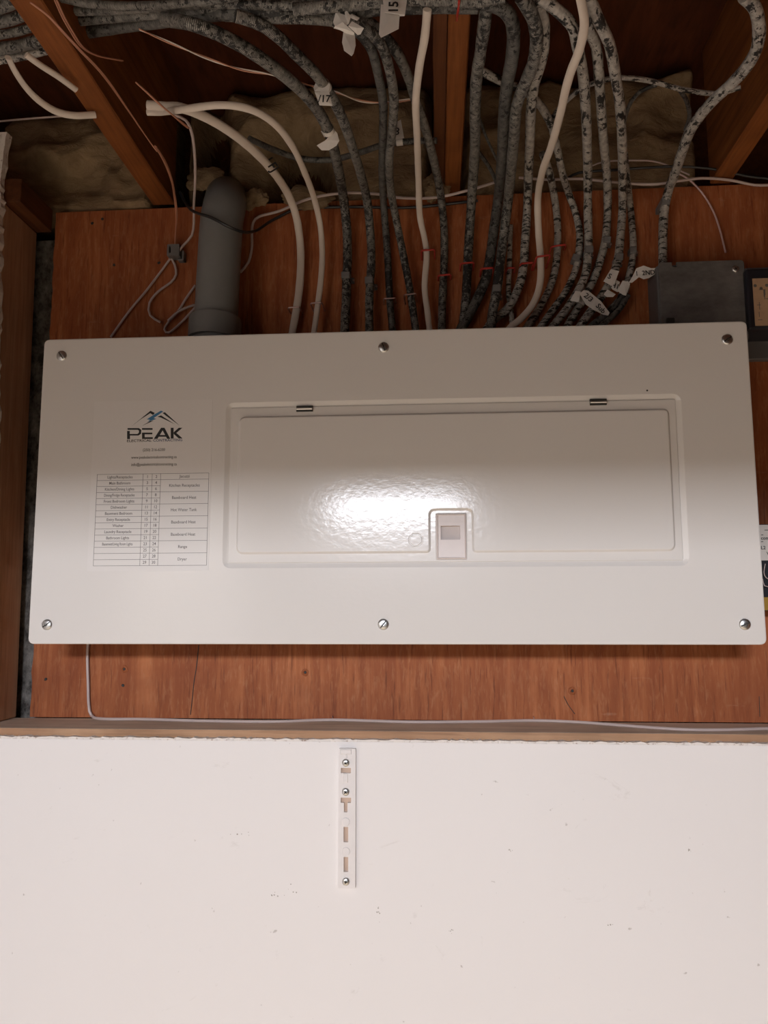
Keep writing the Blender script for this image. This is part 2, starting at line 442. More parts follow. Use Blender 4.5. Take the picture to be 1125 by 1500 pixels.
# ------------------------------------------------------------ insulation in the three joist bays
def batt(x0, x1, label, deep, seed, zlo=2.0915):
    bm = B(); nx = int((x1-x0)/.0035); nz = 64; G = []
    for j in range(nz+1):
        row = []
        for i in range(nx+1):
            u = i/nx; v = j/nz; x = x0+(x1-x0)*u; z = zlo+(2.2985-zlo)*v
            p = Vector((x*5+seed, z*7, seed))
            fold = noise.noise(p*1.3+Vector((noise.noise(p*2.2), noise.noise(p*2.2+Vector((9, 9, 9))), 0))*.9)
            lump = 1-abs(noise.noise(p*1.9+Vector((3, 1, seed))))*2.0
            fine = noise.noise(p*9)*.3+noise.noise(p*22)*.13
            y = deep(x, z) - .013*lump - .022*fold - .010*fine
            edge = min(u, 1-u); y += .035*max(0, 1-edge/.04)**2 + .03*max(0, (v-.86)/.14)**2
            y += .012*max(0, 1-v/.07)**2
            y = max(-.040, min(y, .135))
            if v < .03: y = max(y, -.020)
            row.append(bm.verts.new((x, y, z)))
        G.append(row)
    for j in range(nz):
        for i in range(nx): bm.faces.new((G[j][i], G[j][i+1], G[j+1][i+1], G[j+1][i]))
    bk = [[bm.verts.new((x0 if i == 0 else x1, .1385, zlo if j == 0 else 2.2985)) for i in (0, 1)] for j in (0, 1)]
    bm.faces.new([bk[0][0], bk[0][1]]+[G[0][i] for i in range(nx, -1, -1)])
    bm.faces.new([bk[1][1], bk[1][0]]+G[nz][:])
    bm.faces.new([bk[1][0], bk[0][0]]+[G[j][0] for j in range(nz+1)])
    bm.faces.new([bk[0][1], bk[1][1]]+[G[j][nx] for j in range(nz, -1, -1)])
    bm.faces.new((bk[0][0], bk[1][0], bk[1][1], bk[0][1]))
    for f in bm.faces: f.material_index = 1 if f.calc_center_median().y > .110 else 0     # deepest faces coloured dark, standing in for shade inside the holes
    return obj('insulation_batt', bm, ['insul', 'joist_side'], smooth=True, label=label, cat='insulation')
g = lambda x, c, s: math.exp(-((x-c)/s)**2)
batt(-.62, jl0-.003, 'brownish billowing insulation batt filling the left bay above the stud', lambda x, z: .015+.05*max(0, (z-2.2)/.1), 2.0)
batt(jl1+.003, .0635, 'torn yellow brown insulation stuffed around the grey pipe in the middle bay',
     lambda x, z: .018+.24*g(x, -.140, .032)*g(z, 2.160, .045)+.24*g(x, -.285, .022)*g(z, 2.19, .08)+.03*max(0, (2.2-z)/.1)*g(x, -.1, .1), 5.3)
batt(.1055, .457, 'smooth dull brown insulation batt behind the right-hand cables', lambda x, z: .022, 11.7)
# tufts hanging over the plywood edge
def tuft(px, py, r, y, label, sd, sx=1.0):
    bm = B(); bmesh.ops.create_icosphere(bm, subdivisions=4, radius=1)
    c = U(px, py, y=y)
    for v in bm.verts:
        q = v.co.copy(); k = 1+.5*noise.noise(q*1.1+Vector((sd, 0, 0)))+.32*noise.noise(q*2.6+Vector((sd, 2, 0)))+.14*noise.noise(q*6)+.08*noise.noise(q*14)
        v.co = c+Vector((q.x*r*k*sx, q.y*r*k*.55, q.z*r*k))
    obj('insulation_tuft', bm, 'insul', smooth=True, label=label, cat='insulation')
tuft(640, 275, .020, -.014, 'pale tuft of insulation hanging below the middle joist end', 3, .9)
tuft(300, 262, .017, .004, 'yellowish insulation clump left of the grey pipe top', 8, 1.5)
tuft(372, 292, .015, -.004, 'small insulation clump tucked to the right of the grey pipe', 15, 1.2)
tuft(450, 292, .016, -.012, 'low insulation clump between the two white cables above the plywood', 21, 2.2)

# ------------------------------------------------------------ electrical panel
PY = -.120
PB = 1.45; PT = 1.8462
panel = thing('electrical_panel', 'wide white electrical panel cover with a hinged door, screwed over the plywood', 'electrical panel', (0, -.001, PB))
obj('back_box', box(B(), -.425, .425, -.1085, -.001, PB+.016, PT-.016, .002), 'box', panel)
def pxz(px, py, y=PY):
    p = U(px, py, y=y); return (p.x, p.z)
def rect_from_px(tl, tr, br, bl):
    a, b, c, d = [pxz(*q) for q in (tl, tr, br, bl)]
    return (a[0]+d[0])/2, (b[0]+c[0])/2, (c[1]+d[1])/2, (a[1]+b[1])/2
dx0, dx1, dz0, dz1 = rect_from_px((338, 598), (989, 582), (1004, 822), (332, 825))
print('door', dx0, dx1, dz0, dz1)
def rc(x0, x1, z0, z1): return [(x0, z0), (x1, z0), (x1, z1), (x0, z1)]
bm = B(); oc = rc(-.45, .45, PB, PT)
l0 = loop(bm, rpoly(oc, .008, 6, .0), PY+.0115); l1 = loop(bm, rpoly(oc, .008, 6, .0), PY+.0016)
l2 = loop(bm, rpoly(oc, .008, 6, .0005), PY+.0005); l3 = loop(bm, rpoly(oc, .008, 6, .0017), PY)
bridge(bm, l0, l1); bridge(bm, l1, l2); bridge(bm, l2, l3)
dc = rc(dx0, dx1, dz0, dz1)
d0 = loop(bm, rpoly(dc, .006, 6, -.0060), PY); d1 = loop(bm, rpoly(dc, .005, 6, -.0048), PY+.0005)
d2 = loop(bm, rpoly(dc, .003, 6, -.0008), PY+.0022); d3 = loop(bm, rpoly(dc, .002, 6, .0060), PY+.0044)
bridge(bm, d0, d1); bridge(bm, d1, d2); bridge(bm, d2, d3); fill(bm, l3, d0)
ri = loop(bm, rpoly(oc, .007, 6, .0012), PY+.0115); bridge(bm, l0, ri)
cover = obj('cover', bm, 'paint', panel)
# door leaf with a raised field that steps around the latch
latch = rect_from_px((639, 753), (683, 752), (683, 819), (640, 819))
fx0, fx1, fz0, fz1 = rect_from_px((349, 611), (979, 597), (992, 809), (346, 811))
nx0, nx1, nz1 = pxz(631, 780)[0], pxz(691, 780)[0], pxz(660, 748)[1]
bm = B()
e3 = loop(bm, rpoly(dc, .003, 4, .0006), PY+.0042); e0 = loop(bm, rpoly(dc, .003, 4, .0006), PY+.0022)
e1 = loop(bm, rpoly(dc, .003, 4, .0012), PY+.0013)
bridge(bm, e3, e0); bridge(bm, e0, e1)
fc = [(fx0, fz0), (nx0, fz0), (nx0, nz1), (nx1, nz1), (nx1, fz0), (fx1, fz0), (fx1, fz1), (fx0, fz1)]
fr = [.010, .006, .006, .006, .006, .010, .008, .010]
f0 = loop(bm, rpoly(fc, fr, 5, .0), PY+.0013); f1 = loop(bm, rpoly(fc, fr, 5, .0006), PY+.0008)
f2 = loop(bm, rpoly(fc, fr, 5, .0021), PY-.0014); f3 = loop(bm, rpoly(fc, fr, 5, .0030), PY-.0019)
bridge(bm, f0, f1); bridge(bm, f1, f2); bridge(bm, f2, f3)
lc = rc(latch[0]-.0012, latch[1]+.0012, latch[2]-.0012, latch[3]+.0012)
h0 = loop(bm, rpoly(lc, .0015, 2), PY+.0013); h1 = loop(bm, rpoly(lc, .0015, 2, .0016), PY+.0026); bridge(bm, h0, h1)
fill(bm, e1, f0, h0)
kc = pxz(609, 791); K = [(kc[0]+.0098*math.cos(t), kc[1]+.0090*math.sin(t)) for t in [math.pi/8+i*math.pi/4 for i in range(8)]]
ks = [(rpoly(K, .003, 2, i), y) for i, y in ((0, -.0019), (.0006, -.0008), (.0014, -.0008), (.0020, -.0022))]
kl = [loop(bm, p, PY+y) for p, y in ks]
for q in range(3): bridge(bm, kl[q], kl[q+1])
fill(bm, f3, kl[0]); fill(bm, kl[3])
door = obj('door', bm, 'paint', panel)
# latch
bm = B(); x0, x1, z0, z1 = latch
pk = rc(*rect_from_px((645, 770), (674, 770), (674, 790), (646, 791)))
A = loop(bm, rpoly(rc(x0, x1, z0, z1), .001, 2), PY+.0060); A1 = loop(bm, rpoly(rc(x0, x1, z0, z1), .001, 2), PY+.0004)
A2 = loop(bm, rpoly(rc(x0, x1, z0, z1), .001, 2, .0012), PY-.0006); A3 = loop(bm, rpoly(rc(x0, x1, z0, z1), .001, 2, .0022), PY+.0006)
H0 = loop(bm, rpoly(pk, .0006, 2), PY+.0006); H1 = loop(bm, rpoly(pk, .0006, 2, .0003), PY+.0055)
bridge(bm, A, A1); bridge(bm, A1, A2); bridge(bm, A2, A3); fill(bm, A3, H0); bridge(bm, H0, H1)
fill(bm, H1)
for f in bm.faces: f.material_index = 1 if min(v.co.y for v in f.verts) > PY+.005 else 0  # pocket floor gets a darker colour in place of depth shading
lt = obj('latch', bm, ['latch', 'latchshade'], door, label='pinkish plastic sliding latch')
# hinges
for a, b in (((434, 594.5), (458, 602.5)), ((864, 584.5), (889, 593))):
    p, q = U(*a, y=PY-.0003), U(*b, y=PY-.0003)
    bm = B(); box(bm, p.x, q.x, PY-.0006, PY+.004, q.z, p.z, .0004); hg = obj('hinge', bm, 'slot', panel, label='dark hinge slot')
    bm = B(); zm = (p.z+q.z)/2-.0002
    tube(bm, [(p.x+.0004, PY-.0009, zm), (q.x-.0004, PY-.0009, zm)], .0017, 10, .01); obj('hinge_pin', bm, 'zinc', None or panel)
# screws
def screw(p, r, parent, ang, name='screw', kind='slot'):
    bm = B()
    lathe(bm, p, [(r*1.04, 0), (r*1.04, .0007), (r*1.0, .0012), (r*.92, .0018), (r*.78, .0022), (r*.55, .0026), (r*.3, .0028), (r*.24, .0021), (0, .0020)], (0, -1, 0), 28)
    s = obj(name, bm, 'zinc', parent, smooth=True)
    bm = B(); ca, sa = math.cos(ang), math.sin(ang); t = r*.10
    for (cx, sx) in ((ca, sa), (-sa, ca)) if kind == 'cross' else ((ca, sa),):
        L = r*.82 if kind == 'slot' else r*.48
        vs = []
        for s1, s2 in ((-1, -1), (1, -1), (1, 1), (-1, 1)):
            off = Vector((cx*s1*L - sx*s2*t, 0, sx*s1*L + cx*s2*t))
            vs.append(p+off)
        f = [bm.verts.new(v+Vector((0, -.0030 if kind == 'cross' else -.0029, 0))) for v in vs]; bk = [bm.verts.new(v+Vector((0, -.0005, 0))) for v in vs]
        bm.faces.new(f); bm.faces.new(bk[::-1]); bridge(bm, f, bk)
    obj('slot', bm, 'slot', s); return s
for k, (a, b) in enumerate(((90.5, 521.5), (562, 509), (1065, 497.5), (69, 915), (561.5, 914.5), (1091, 914.5))):
    screw(U(a, b, y=PY), .0066, panel, (-.95, 1.9, .6, .6, .9, .4)[k])
bm = B(); lathe(bm, U(948, 572, y=PY), [(.0012, 0), (.0008, .0005), (0, .0006)], (0, -1, 0), 8); obj('paint_chip', bm, 'slot', panel)

# ------------------------------------------------------------ circuit directory label
LY = PY-.0003
tl, tr_, br_, bl = (136, 588), (311, 586), (306, 836), (130, 837)
x0, x1, z0, z1 = rect_from_px(tl, tr_, br_, bl)
sheet = thing('directory_label', 'printed circuit directory label with mountain logo on the left of the panel', 'label', (x0, PY-.0001, z0))
bm = B(); plate(bm, rpoly(rc(x0, x1, z0, z1), .002, 3), [], LY, PY-.00005); obj('sheet', bm, 'label', sheet)
x0, x1, z0, z1 = rect_from_px((142.5, 695), (306.5, 693), (302.2, 828.5), (137, 828.5))
bm = B(); TW = .00042; y0, y1 = LY-.0001, LY
cx = [x0, x0+(x1-x0)*.413, x0+(x1-x0)*.495, x0+(x1-x0)*.571, x1]; rh = (z1-z0)/15
def hline(xa, xb, z): box(bm, xa, xb, y0, y1, z-TW/2, z+TW/2)
def vline(x, za, zb): box(bm, x-TW/2, x+TW/2, y0, y1, za, zb)
for i in range(16): hline(cx[0], cx[3], z1-i*rh)
for i in [0, 1, 3, 5, 7, 9, 11, 13, 15]: hline(cx[3], cx[4], z1-i*rh)
for x in cx: vline(x, z0, z1)
obj('table_lines', bm, 'print', sheet)
TI = []; ty = LY-.00012
left = ['Lights/Receptacles', 'Main Bathroom', 'Kitchen/Dining Lights', 'Dining/Fridge Receptacles', 'Front Bedroom Lights', 'Dishwasher', 'Basement Bedroom', 'Entry Receptacle', 'Washer', 'Laundry Receptacle', 'Bathroom Lights', 'Basement/Living Room Lights']
for i, s in enumerate(left):
    TI.append((s, (cx[0]+cx[1])/2, z1-(i+.5)*rh, ty, rh*.46, 'CENTER', 0, .00002, .86 if len(s) < 23 else .74 if len(s) < 26 else .64))
for i in range(15):
    TI.append((str(2*i+1), (cx[1]+cx[2])/2, z1-(i+.5)*rh, ty, rh*.48, 'CENTER', 0, .00002, .9))
    TI.append((str(2*i+2), (cx[2]+cx[3])/2, z1-(i+.5)*rh, ty, rh*.48, 'CENTER', 0, .00002, .9))
for s, r in (('Jacuzzi', .5), ('Kitchen Receptacles', 2), ('Baseboard Heat', 4), ('Hot Water Tank', 6), ('Baseboard Heat', 8), ('Baseboard Heat', 10), ('Range', 12), ('Dryer', 14)):
    TI.append((s, (cx[3]+cx[4])/2, z1-r*rh, ty, rh*.48, 'CENTER', 0, .00002, .9))
for s, py, xs in (('(250) 216-6200', 659, .9), ('www.peakelectricalcontracting.ca', 669.8, .84), ('info@peakelectricalcontracting.ca', 680.3, .83)):
    p = U(225.5, py, y=ty); TI.append((s, p.x, p.z, ty, .0036, 'CENTER', 0, .00003, xs))
obj('printed_text', text_mesh(TI), 'print', sheet)
def crop(pts, mat, bm):
    vs = [U(120+a/5.625, 580+b/5.625, y=ty) for a, b in pts]
    f = [bm.verts.new(v) for v in vs]; k = [bm.verts.new(v+Vector((0, .0001, 0))) for v in vs]
    bridge(bm, f, k); fill(bm, f)
bm = B()
for pts in ([(376, 265), (470, 265), (489, 280), (487, 311), (466, 326), (396, 326), (396, 313), (458, 313), (469, 303), (470, 286), (460, 279), (376, 279)],
            [(372, 313), (396, 313), (396, 355), (372, 355)], [(372, 288), (394, 288), (394, 314), (372, 314)],
            [(495, 265), (582, 265), (582, 279), (495, 279)], [(495, 302), (580, 302), (580, 316), (495, 316)], [(495, 340), (584, 340), (584, 354), (495, 354)], [(495, 315), (517, 315), (517, 341), (495, 341)],
            [(593, 353), (652, 262), (680, 262), (728, 353), (702, 353), (665, 283), (622, 353)], [(640, 322), (688, 322), (695, 336), (632, 336)],
            [(732, 262), (755, 262), (755, 350), (732, 350)], [(756, 299), (798, 262), (828, 262), (778, 305), (828, 348), (798, 350), (756, 313)],
            [(410, 249), (565, 122), (600, 140), (586, 157), (563, 142), (480, 195)],
            [(664, 140), (684, 134), (806, 245), (700, 168)], [(622, 172), (652, 160), (765, 233), (650, 178)], [(498, 245), (562, 207), (592, 203)]):
    crop(pts, 'ink', bm)
obj('logo', bm, 'ink', sheet, label='black lettering PEAK under a mountain outline')
bm = B(); crop([(652, 121), (670, 128), (592, 182), (612, 190), (538, 214), (562, 197), (534, 193), (596, 152)], 'blue', bm)
obj('bolt_mark', bm, 'blue', sheet, label='blue lightning bolt across the mountain')
a, b = U(186, 646, y=ty), U(267, 646, y=ty); wd = b.x-a.x
obj('logo_text', text_mesh([('ELECTRICAL', a.x, a.z, ty, .0033, 'LEFT', 0, .00004, 1.0)]), 'ink', sheet)
obj('logo_text', text_mesh([('CONTRACTING', a.x+wd*.475, a.z, ty, .0033, 'LEFT', 0, .00004, 1.0)]), 'navy', sheet)
for nm, tgt, xx in (('logo_text', wd*.445, a.x), ('logo_text.001', wd*.525, a.x+wd*.475)):
    o = bpy.data.objects[nm]; o.scale.x = tgt/o.dimensions.x; o.location.x = xx+tgt/2-sheet.location.x
# ------------------------------------------------------------ mounting strip on the lower wall
SY = -.101
s = lambda a, b: U(460+a/6.25, 1080+b/6.25, y=SY-.0055)
def spx(*c):
    P = [s(*q) for q in c]; return [(p.x, p.z) for p in P]
strip = thing('mounting_strip', 'white slotted plastic mounting strip screwed upright to the lower wall', 'bracket', s(300, 1385))
strip.location.y = SY
q = s(222, 103), s(378, 1385); x0, x1, z0, z1 = q[0].x+.0005, q[1].x, q[1].z, q[0].z
X = lambda a: s(a, 700).x+.0002
Z = lambda b: s(300, b).z
def R4(a0, a1, b0, b1): return [(X(a0), Z(b1)), (X(a1), Z(b1)), (X(a1), Z(b0)), (X(a0), Z(b0))]
holes = [R4(243, 335, 280, 328), R4(270, 312, 820, 960), R4(272, 313, 1095, 1232),
         [(X(272), Z(686)), (X(305), Z(686)), (X(305), Z(600)), (X(338), Z(600)), (X(338), Z(552)), (X(243), Z(552)), (X(243), Z(600)), (X(272), Z(600))]]
bm = B()
plate(bm, rpoly(rc(x0, x1, z0, z1), .0012, 3), [rpoly(h, .0003, 1) for h in holes], SY-.0060, SY-.0002)
st = obj('strip_body', bm, 'strip', strip)
bm = B()
for h in ([(X(235), Z(155)), (X(340), Z(155)), (X(340), Z(110)), (X(235), Z(110))], R4(265, 308, 330, 415), R4(278, 300, 156, 190)):
    o_ = loop(bm, rpoly(h, .0002, 1), SY-.00605); i_ = loop(bm, rpoly(h, .0002, 1, .0005), SY-.0068); bridge(bm, o_, i_); fill(bm, i_)
obj('moulded_tab', bm, 'strip', strip)
for a, b in ((290, 773), (292, 1045)):
    bm = B(); lathe(bm, Vector((X(a), SY-.0060, Z(b))), [(.0049, 0), (.0049, .0006), (.0043, .0009), (0, .0009)], (0, -1, 0), 24); obj('round_boss', bm, 'strip', strip)
for h in holes:
    bm = B(); xs = [p[0] for p in h]; zs = [p[1] for p in h]
    box(bm, min(xs)-.0005, max(xs)+.0005, SY-.0006, SY-.0001, min(zs)-.0005, max(zs)+.0005)
    obj('backing', bm, 'behind', strip)
for k, (a, b) in enumerate(((288, 232), (288, 498), (293, 1318))):
    screw(Vector((X(a), SY-.0060, Z(b))), .0045, strip, .5+k*.4, kind='cross')
# grime spots on the lower wall
def spot(px, py, rx, rz, sd):
    bm = B(); c = U(px, py, y=SY-.0001)
    for k in range(5):
        rr = random.Random(sd*20+k); a = rr.uniform(0, 6.28); q = rr.random()
        p = c+Vector((math.cos(a)*rx*q, 0, math.sin(a)*rz*q)); s_ = rr.uniform(.0003, .0010)
        lathe(bm, p, [(s_, 0), (s_*.7, .0002), (0, .0002)], (0, -1, 0), 6)
    return obj('grime_mark', bm, 'smudge', bpy.data.objects['wall_lower'])
for k, (a, b, rx, rz) in enumerate(((420, 1302, .014, .009), (748, 1247, .003, .006), (405, 1312, .010, .007), (662, 1364, .004, .003), (553, 1335, .003, .010), (352, 1222, .02, .008), (1010, 1245, .002, .003), (893, 1355, .004, .002))):
    spot(a, b, rx, rz, k+1)

# ------------------------------------------------------------ grey pipe
PPY = -.052
c0 = U(315, 500, y=PPY); c1 = U(319, 420, y=PPY); c2 = U(324, 335, y=PPY); c3 = U(328, 307, y=PPY+.004)
pipe = thing('plastic_pipe', 'thick grey plastic pipe rising behind the panel and bending into the insulation', 'pipe', (c0.x, PPY, c0.z-.02))
bm = B(); tube(bm, [c0-Vector((0, 0, .008)), c1, c2, c3, U(330, 298, y=PPY+.014), U(331, 292, y=PPY+.040), U(332, 289, y=PPY+.08), U(333, 288, y=PPY+.12)], .0300, 32, .006)
obj('pipe_body', bm, 'pvc', pipe, smooth=True)
bm = B(); cz = U(315, 480, y=PPY); ax = (c1-c0).normalized()
lathe(bm, cz-ax*.018, [(.0310, 0), (.0362, 0), (.0362, .028), (.0352, .031), (.0305, .032)], ax, 36)
obj('coupling', bm, 'pvc', pipe, smooth=True, label='wider collar at the pipe foot')

# ------------------------------------------------------------ cables
def cab(px, py, lift=0.0, r=.006):
    zp = 2.0775-lift
    if py <= 290: p = U(px, py, z=zp); return p if p.y < .05 else U(px, py, y=.02)
    yw = -(max(.0085+lift, r+.0012)); yz = U(px, 290, z=zp).y
    if py >= 345: return U(px, py, y=yw)
    t = (py-290)/55; t = t*t*(3-2*t)
    return U(px, py, y=yz*(1-t)+yw*t)
CAB = {}
def cable(key, name, mat, label, wpx, pts, lift=0.0, fl=1.0, ext=True, group=None, wob=.07, cat='cable', raw=None):
    P = []
    r0 = wpx/2/F*1.0
    for q in pts:
        L = q[2] if len(q) > 2 else lift
        P.append(cab(q[0], q[1], L, r0*fl))
    if raw:
        P = [U(q[0], q[1], y=q[2]) for q in pts]
        if pts[-1][1] > 1000: P = [p if p.z > 1.3448 else U(q[0], q[1], z=1.3448) for p, q in zip(P, pts)]   # lies on the ledge
    if ext:
        a, b = P[-2], P[-1]; d = (b-a).normalized(); P.append(Vector((b.x+d.x*.014, b.y-.003, b.z-.015)))
    bm = B(); tube(bm, P, r0, 12 if wpx > 7 else 7, .004 if wpx > 7 else .007, fl, wob=wob)
    o = obj(name, bm, mat, smooth=True, label=label, cat=cat, group=group)
    CAB[key] = (o, P, r0); return o
# the two white cables on the left, out of the hole in the joist
cable('W1', 'white_cable', 'white', 'broad white cable with a marker scribble, curving down right of the pipe', 12.2,
      [(216, 154, -.012), (240, 156, -.006), (265, 158), (300, 171), (340, 195), (375, 224), (402, 254), (422, 285), (434, 318), (440, 360), (440, 402), (436, 442), (428, 488)], .006, .55)
cable('W2', 'white_cable', 'white', 'thinner white cable arching beside the broad marked one', 9.3,
      [(216, 164, -.014), (235, 164, -.008), (262, 161), (290, 157), (320, 154), (350, 156), (378, 165), (405, 184), (428, 214), (446, 252), (460, 290), (469, 330), (472, 372), (470, 410), (465, 450), (460, 487)], .016, .6)
cable('W3', 'white_cable', 'white', 'white cable dropping just left of the middle joist', 9.4,
      [(626, 14), (622, 55), (614, 100), (609, 150), (611, 200), (613, 260), (615, 315), (622, 350), (625, 375), (622, 420), (626, 455), (629, 483)], .014, .6)
cable('W4', 'white_cable', 'white', 'white cable snaking down among the grey cables right of the middle joist', 10.5,
      [(850, -6), (856, 35), (849, 72), (837, 103), (829, 130), (820, 170), (808, 213), (795, 250), (788, 290), (789, 340), (792, 380), (791, 415), (782, 443), (765, 465), (748, 479)], .026, .6)
cable('WL1', 'white_cable', 'white', 'white cable sagging below the joist in the far upper left', 9,
      [(12, 84), (22, 104), (38, 128), (58, 148), (82, 163), (108, 169), (140, 168, -.012)], -.004, .6, False)
cable('WL2', 'white_cable', 'white', 'short white cable slanting behind the left joist, above the sagging one', 7.5,
      [(38, 80), (60, 96), (85, 112), (112, 132)], -.006, .6, False)
# horizontal bundle under the joists
bl_ = 'braided cable in the top bundle, '
cable('h1', 'cloth_cable', 'braid', bl_+'uppermost strand right of the left joist', 10, [(88, -4, -.05), (130, 5, -.045), (190, 9, -.03), (270, 5, -.01), (350, -6, 0)], 0, 1, False)
cable('h2', 'cloth_cable', 'braid', bl_+'second strand, dark and woven', 11, [(112, 16, -.055), (160, 15, -.045), (240, 10, -.025), (320, 5, -.01), (410, 8), (480, 2), (560, -6)], .002, 1, False)
cable('h3', 'cloth_cable', 'braid', bl_+'third strand, above the lowest thick one', 11, [(116, 31, -.06), (160, 27, -.045), (230, 21, -.03), (310, 14, -.012), (400, 17), (470, 12), (540, 5), (620, -4)], -.002, 1, False)
cable('h4', 'cloth_cable', 'dull', bl_+'lowest thick strand crossing the middle joist', 14, [(124, 48, -.065), (165, 42, -.05), (235, 32, -.03), (310, 22, -.01), (390, 19), (470, 24), (560, 13), (640, 10), (700, 10)], .002, 1, False)
cable('h5', 'cloth_cable', 'braid', bl_+'strand that ends at the crumpled tags', 11, [(330, 24, -.008), (400, 27), (450, 28), (490, 32), (506, 38)], .006, 1, False)
cable('h6', 'cloth_cable', 'braid', bl_+'strand crossing the middle joist at the very top', 13, [(430, 14, .012), (500, 8, .012), (580, 0, .012), (640, -1, .012), (700, 1, .012), (740, -6, .012)], .012, 1, False)
for k, (pp, wd, wh) in enumerate((([(-6, 12), (16, 4), (34, -8)], 15, 'topmost of the grey cable stubs at the upper left corner'), ([(-6, 34), (18, 28), (45, 18, -.05)], 13, 'second from top of the grey cable stubs at the upper left corner'),
        ([(-6, 72), (22, 69), (50, 62), (80, 54, -.05)], 15, 'third from top of the grey cable stubs at the upper left corner'), ([(-6, 89), (20, 85), (48, 79), (75, 72), (100, 66, -.05)], 10, 'lowest and palest of the grey cable stubs at the upper left corner'), ([(-6, 52), (22, 47), (55, 38, -.05)], 10, 'thin dark middle one of the grey cable stubs at the upper left corner'))):
    cable('l%d' % k, 'cloth_cable', 'flake' if k == 3 else 'braid', wh, wd, [(q[0], q[1], -.03) for q in pp], -.03, 1, False)
# drops, left group
cable('g1', 'cloth_cable', 'braid', 'first grey braided cable from the left, slanting down to a grey strap', 15, [(240, 28, -.012), (280, 35), (320, 50), (360, 71), (400, 98), (432, 124), (457, 150), (474, 176), (485, 203), (495, 245), (503, 290), (508, 335), (509, 375), (508, 405), (507, 440), (505, 485)], .008)
cable('g2', 'cloth_cable', 'braid', 'second grey braided cable from the left, carrying the tag marked 17', 13.5, [(345, 23), (375, 33), (405, 52), (438, 84), (462, 108), (478, 130), (493, 155), (506, 185), (517, 218), (527, 250), (537, 290), (542, 335), (544, 380), (542, 413), (541, 445), (541, 484)], .014)
cable('g3', 'cloth_cable', 'dull', 'dark grey cable leftmost of the three from the crumpled tags', 11.5, [(500, 30), (525, 48), (543, 70), (553, 105), (561, 150), (561, 200), (560, 250), (562, 300), (566, 350), (569, 400), (571, 440), (575, 484)], .004)
cable('g4', 'cloth_cable', 'braid', 'grey cable middle of the three from the crumpled tags, crossing its neighbour', 12, [(505, 26), (535, 42), (558, 66), (570, 100), (577, 145), (574, 195), (570, 235), (572, 275), (581, 325), (591, 375), (601, 428), (609, 484)], .016)
cable('g5', 'cloth_cable', 'braid', 'grey cable rightmost of the three, passing behind the white cable', 12.5, [(515, 20), (550, 40), (580, 75), (597, 110), (609, 148), (622, 185), (633, 225), (643, 270), (649, 315), (651, 355), (650, 400), (648, 440), (647, 482)], .0)
# right group
cable('g6', 'cloth_cable', 'braid', 'grey cable just right of the middle joist, hanging nearly straight', 14.5, [(713, -6), (710, 30), (704, 75), (698, 115), (696, 160), (696, 210), (693, 262), (689, 320), (686, 370), (684, 410), (682, 445), (678, 478)], .006)
cable('g7', 'cloth_cable', 'dull', 'thick grey cable bending out of the top bundle, second right of the joist', 16, [(655, 6, .0), (690, 2), (722, 6), (744, 20), (752, 45), (750, 85), (742, 130), (738, 180), (735, 240), (730, 290), (723, 340), (717, 382), (711, 410), (698, 440), (677, 479)], .006)
cable('g8', 'cloth_cable', 'braid', 'mottled grey cable in front of the others, with a grey strap near the panel', 15, [(762, -6), (779, 22), (786, 55), (781, 92), (770, 120), (757, 155), (753, 200), (749, 245), (744, 295), (737, 350), (731, 398), (727, 430), (722, 455), (719, 480)], .021)
cable('g9', 'cloth_cable', 'flake', 'grey cable beside the mottled one, turning left under its red staple', 13.5, [(781, -6), (794, 22), (797, 58), (792, 92), (783, 122), (778, 160), (776, 210), (774, 260), (772, 312), (769, 358), (767, 390), (760, 420), (745, 450), (722, 470)], .006)
cable('g9b', 'cloth_cable', 'flake', 'thin dark cable emerging behind the mottled grey one', 8, [(748, 330), (747, 360), (746, 395), (745, 430), (749, 458), (750, 480)], .0)
cable('g10', 'cloth_cable', 'flake', 'dark cable crossing behind the white one, then bowing right', 11, [(705, 104, -.02), (735, 119, -.02), (765, 132, -.02), (788, 150, -.015), (805, 178, -.01), (815, 212, -.006), (823, 250), (832, 280), (843, 312), (849, 342), (848, 370), (842, 398), (828, 428), (808, 456), (792, 479)], .002)
cable('g11', 'cloth_cable', 'flake', 'speckled cable under the highest red staple, right of the white one', 11.5, [(795, 225, -.012), (804, 250, -.004), (811, 282), (816, 320), (817, 352), (814, 390), (806, 420), (792, 448), (772, 479)], .0)
cable('g12', 'cloth_cable', 'flake', 'silver cable with black flaking, first of the three straight ones', 13, [(790, -6), (815, 14), (838, 38), (847, 72), (854, 110), (858, 160), (860, 210), (861, 260), (861, 310), (862, 355), (859, 395), (850, 420), (832, 450), (810, 478)], .012)
cable('g13', 'cloth_cable', 'flake', 'silver cable with black flaking, middle of the three straight ones', 12.5, [(857, -6), (862, 40), (873, 68), (877, 105), (880, 150), (884, 205), (889, 258), (890, 308), (887, 350), (879, 382), (870, 408), (855, 436), (832, 476)], .004)
cable('g14', 'cloth_cable', 'flake', 'silver cable with black flaking, rightmost of the three straight ones', 13, [(862, -6), (878, 32), (893, 66), (901, 108), (908, 152), (911, 200), (912, 250), (912, 300), (909, 345), (905, 380), (896, 408), (880, 436), (850, 477)], .012)
cable('g15', 'cloth_cable', 'flake', 'narrow flaking cable hugging the right side of the straight silver ones', 11, [(914, 225, -.01), (918, 262), (923, 300), (927, 345), (927, 375), (922, 402), (913, 430), (896, 452), (868, 478)], .0)
cable('g16', 'cloth_cable', 'flake', 'flaking silver cable curving from the right joist down to the metal box', 14, [(1090, -6), (1106, 12), (1112, 42), (1108, 72), (1092, 100), (1070, 124), (1048, 144), (1028, 166), (1011, 192), (1000, 220), (990, 250), (979, 280), (973, 310), (971, 345), (971, 388)], .012)
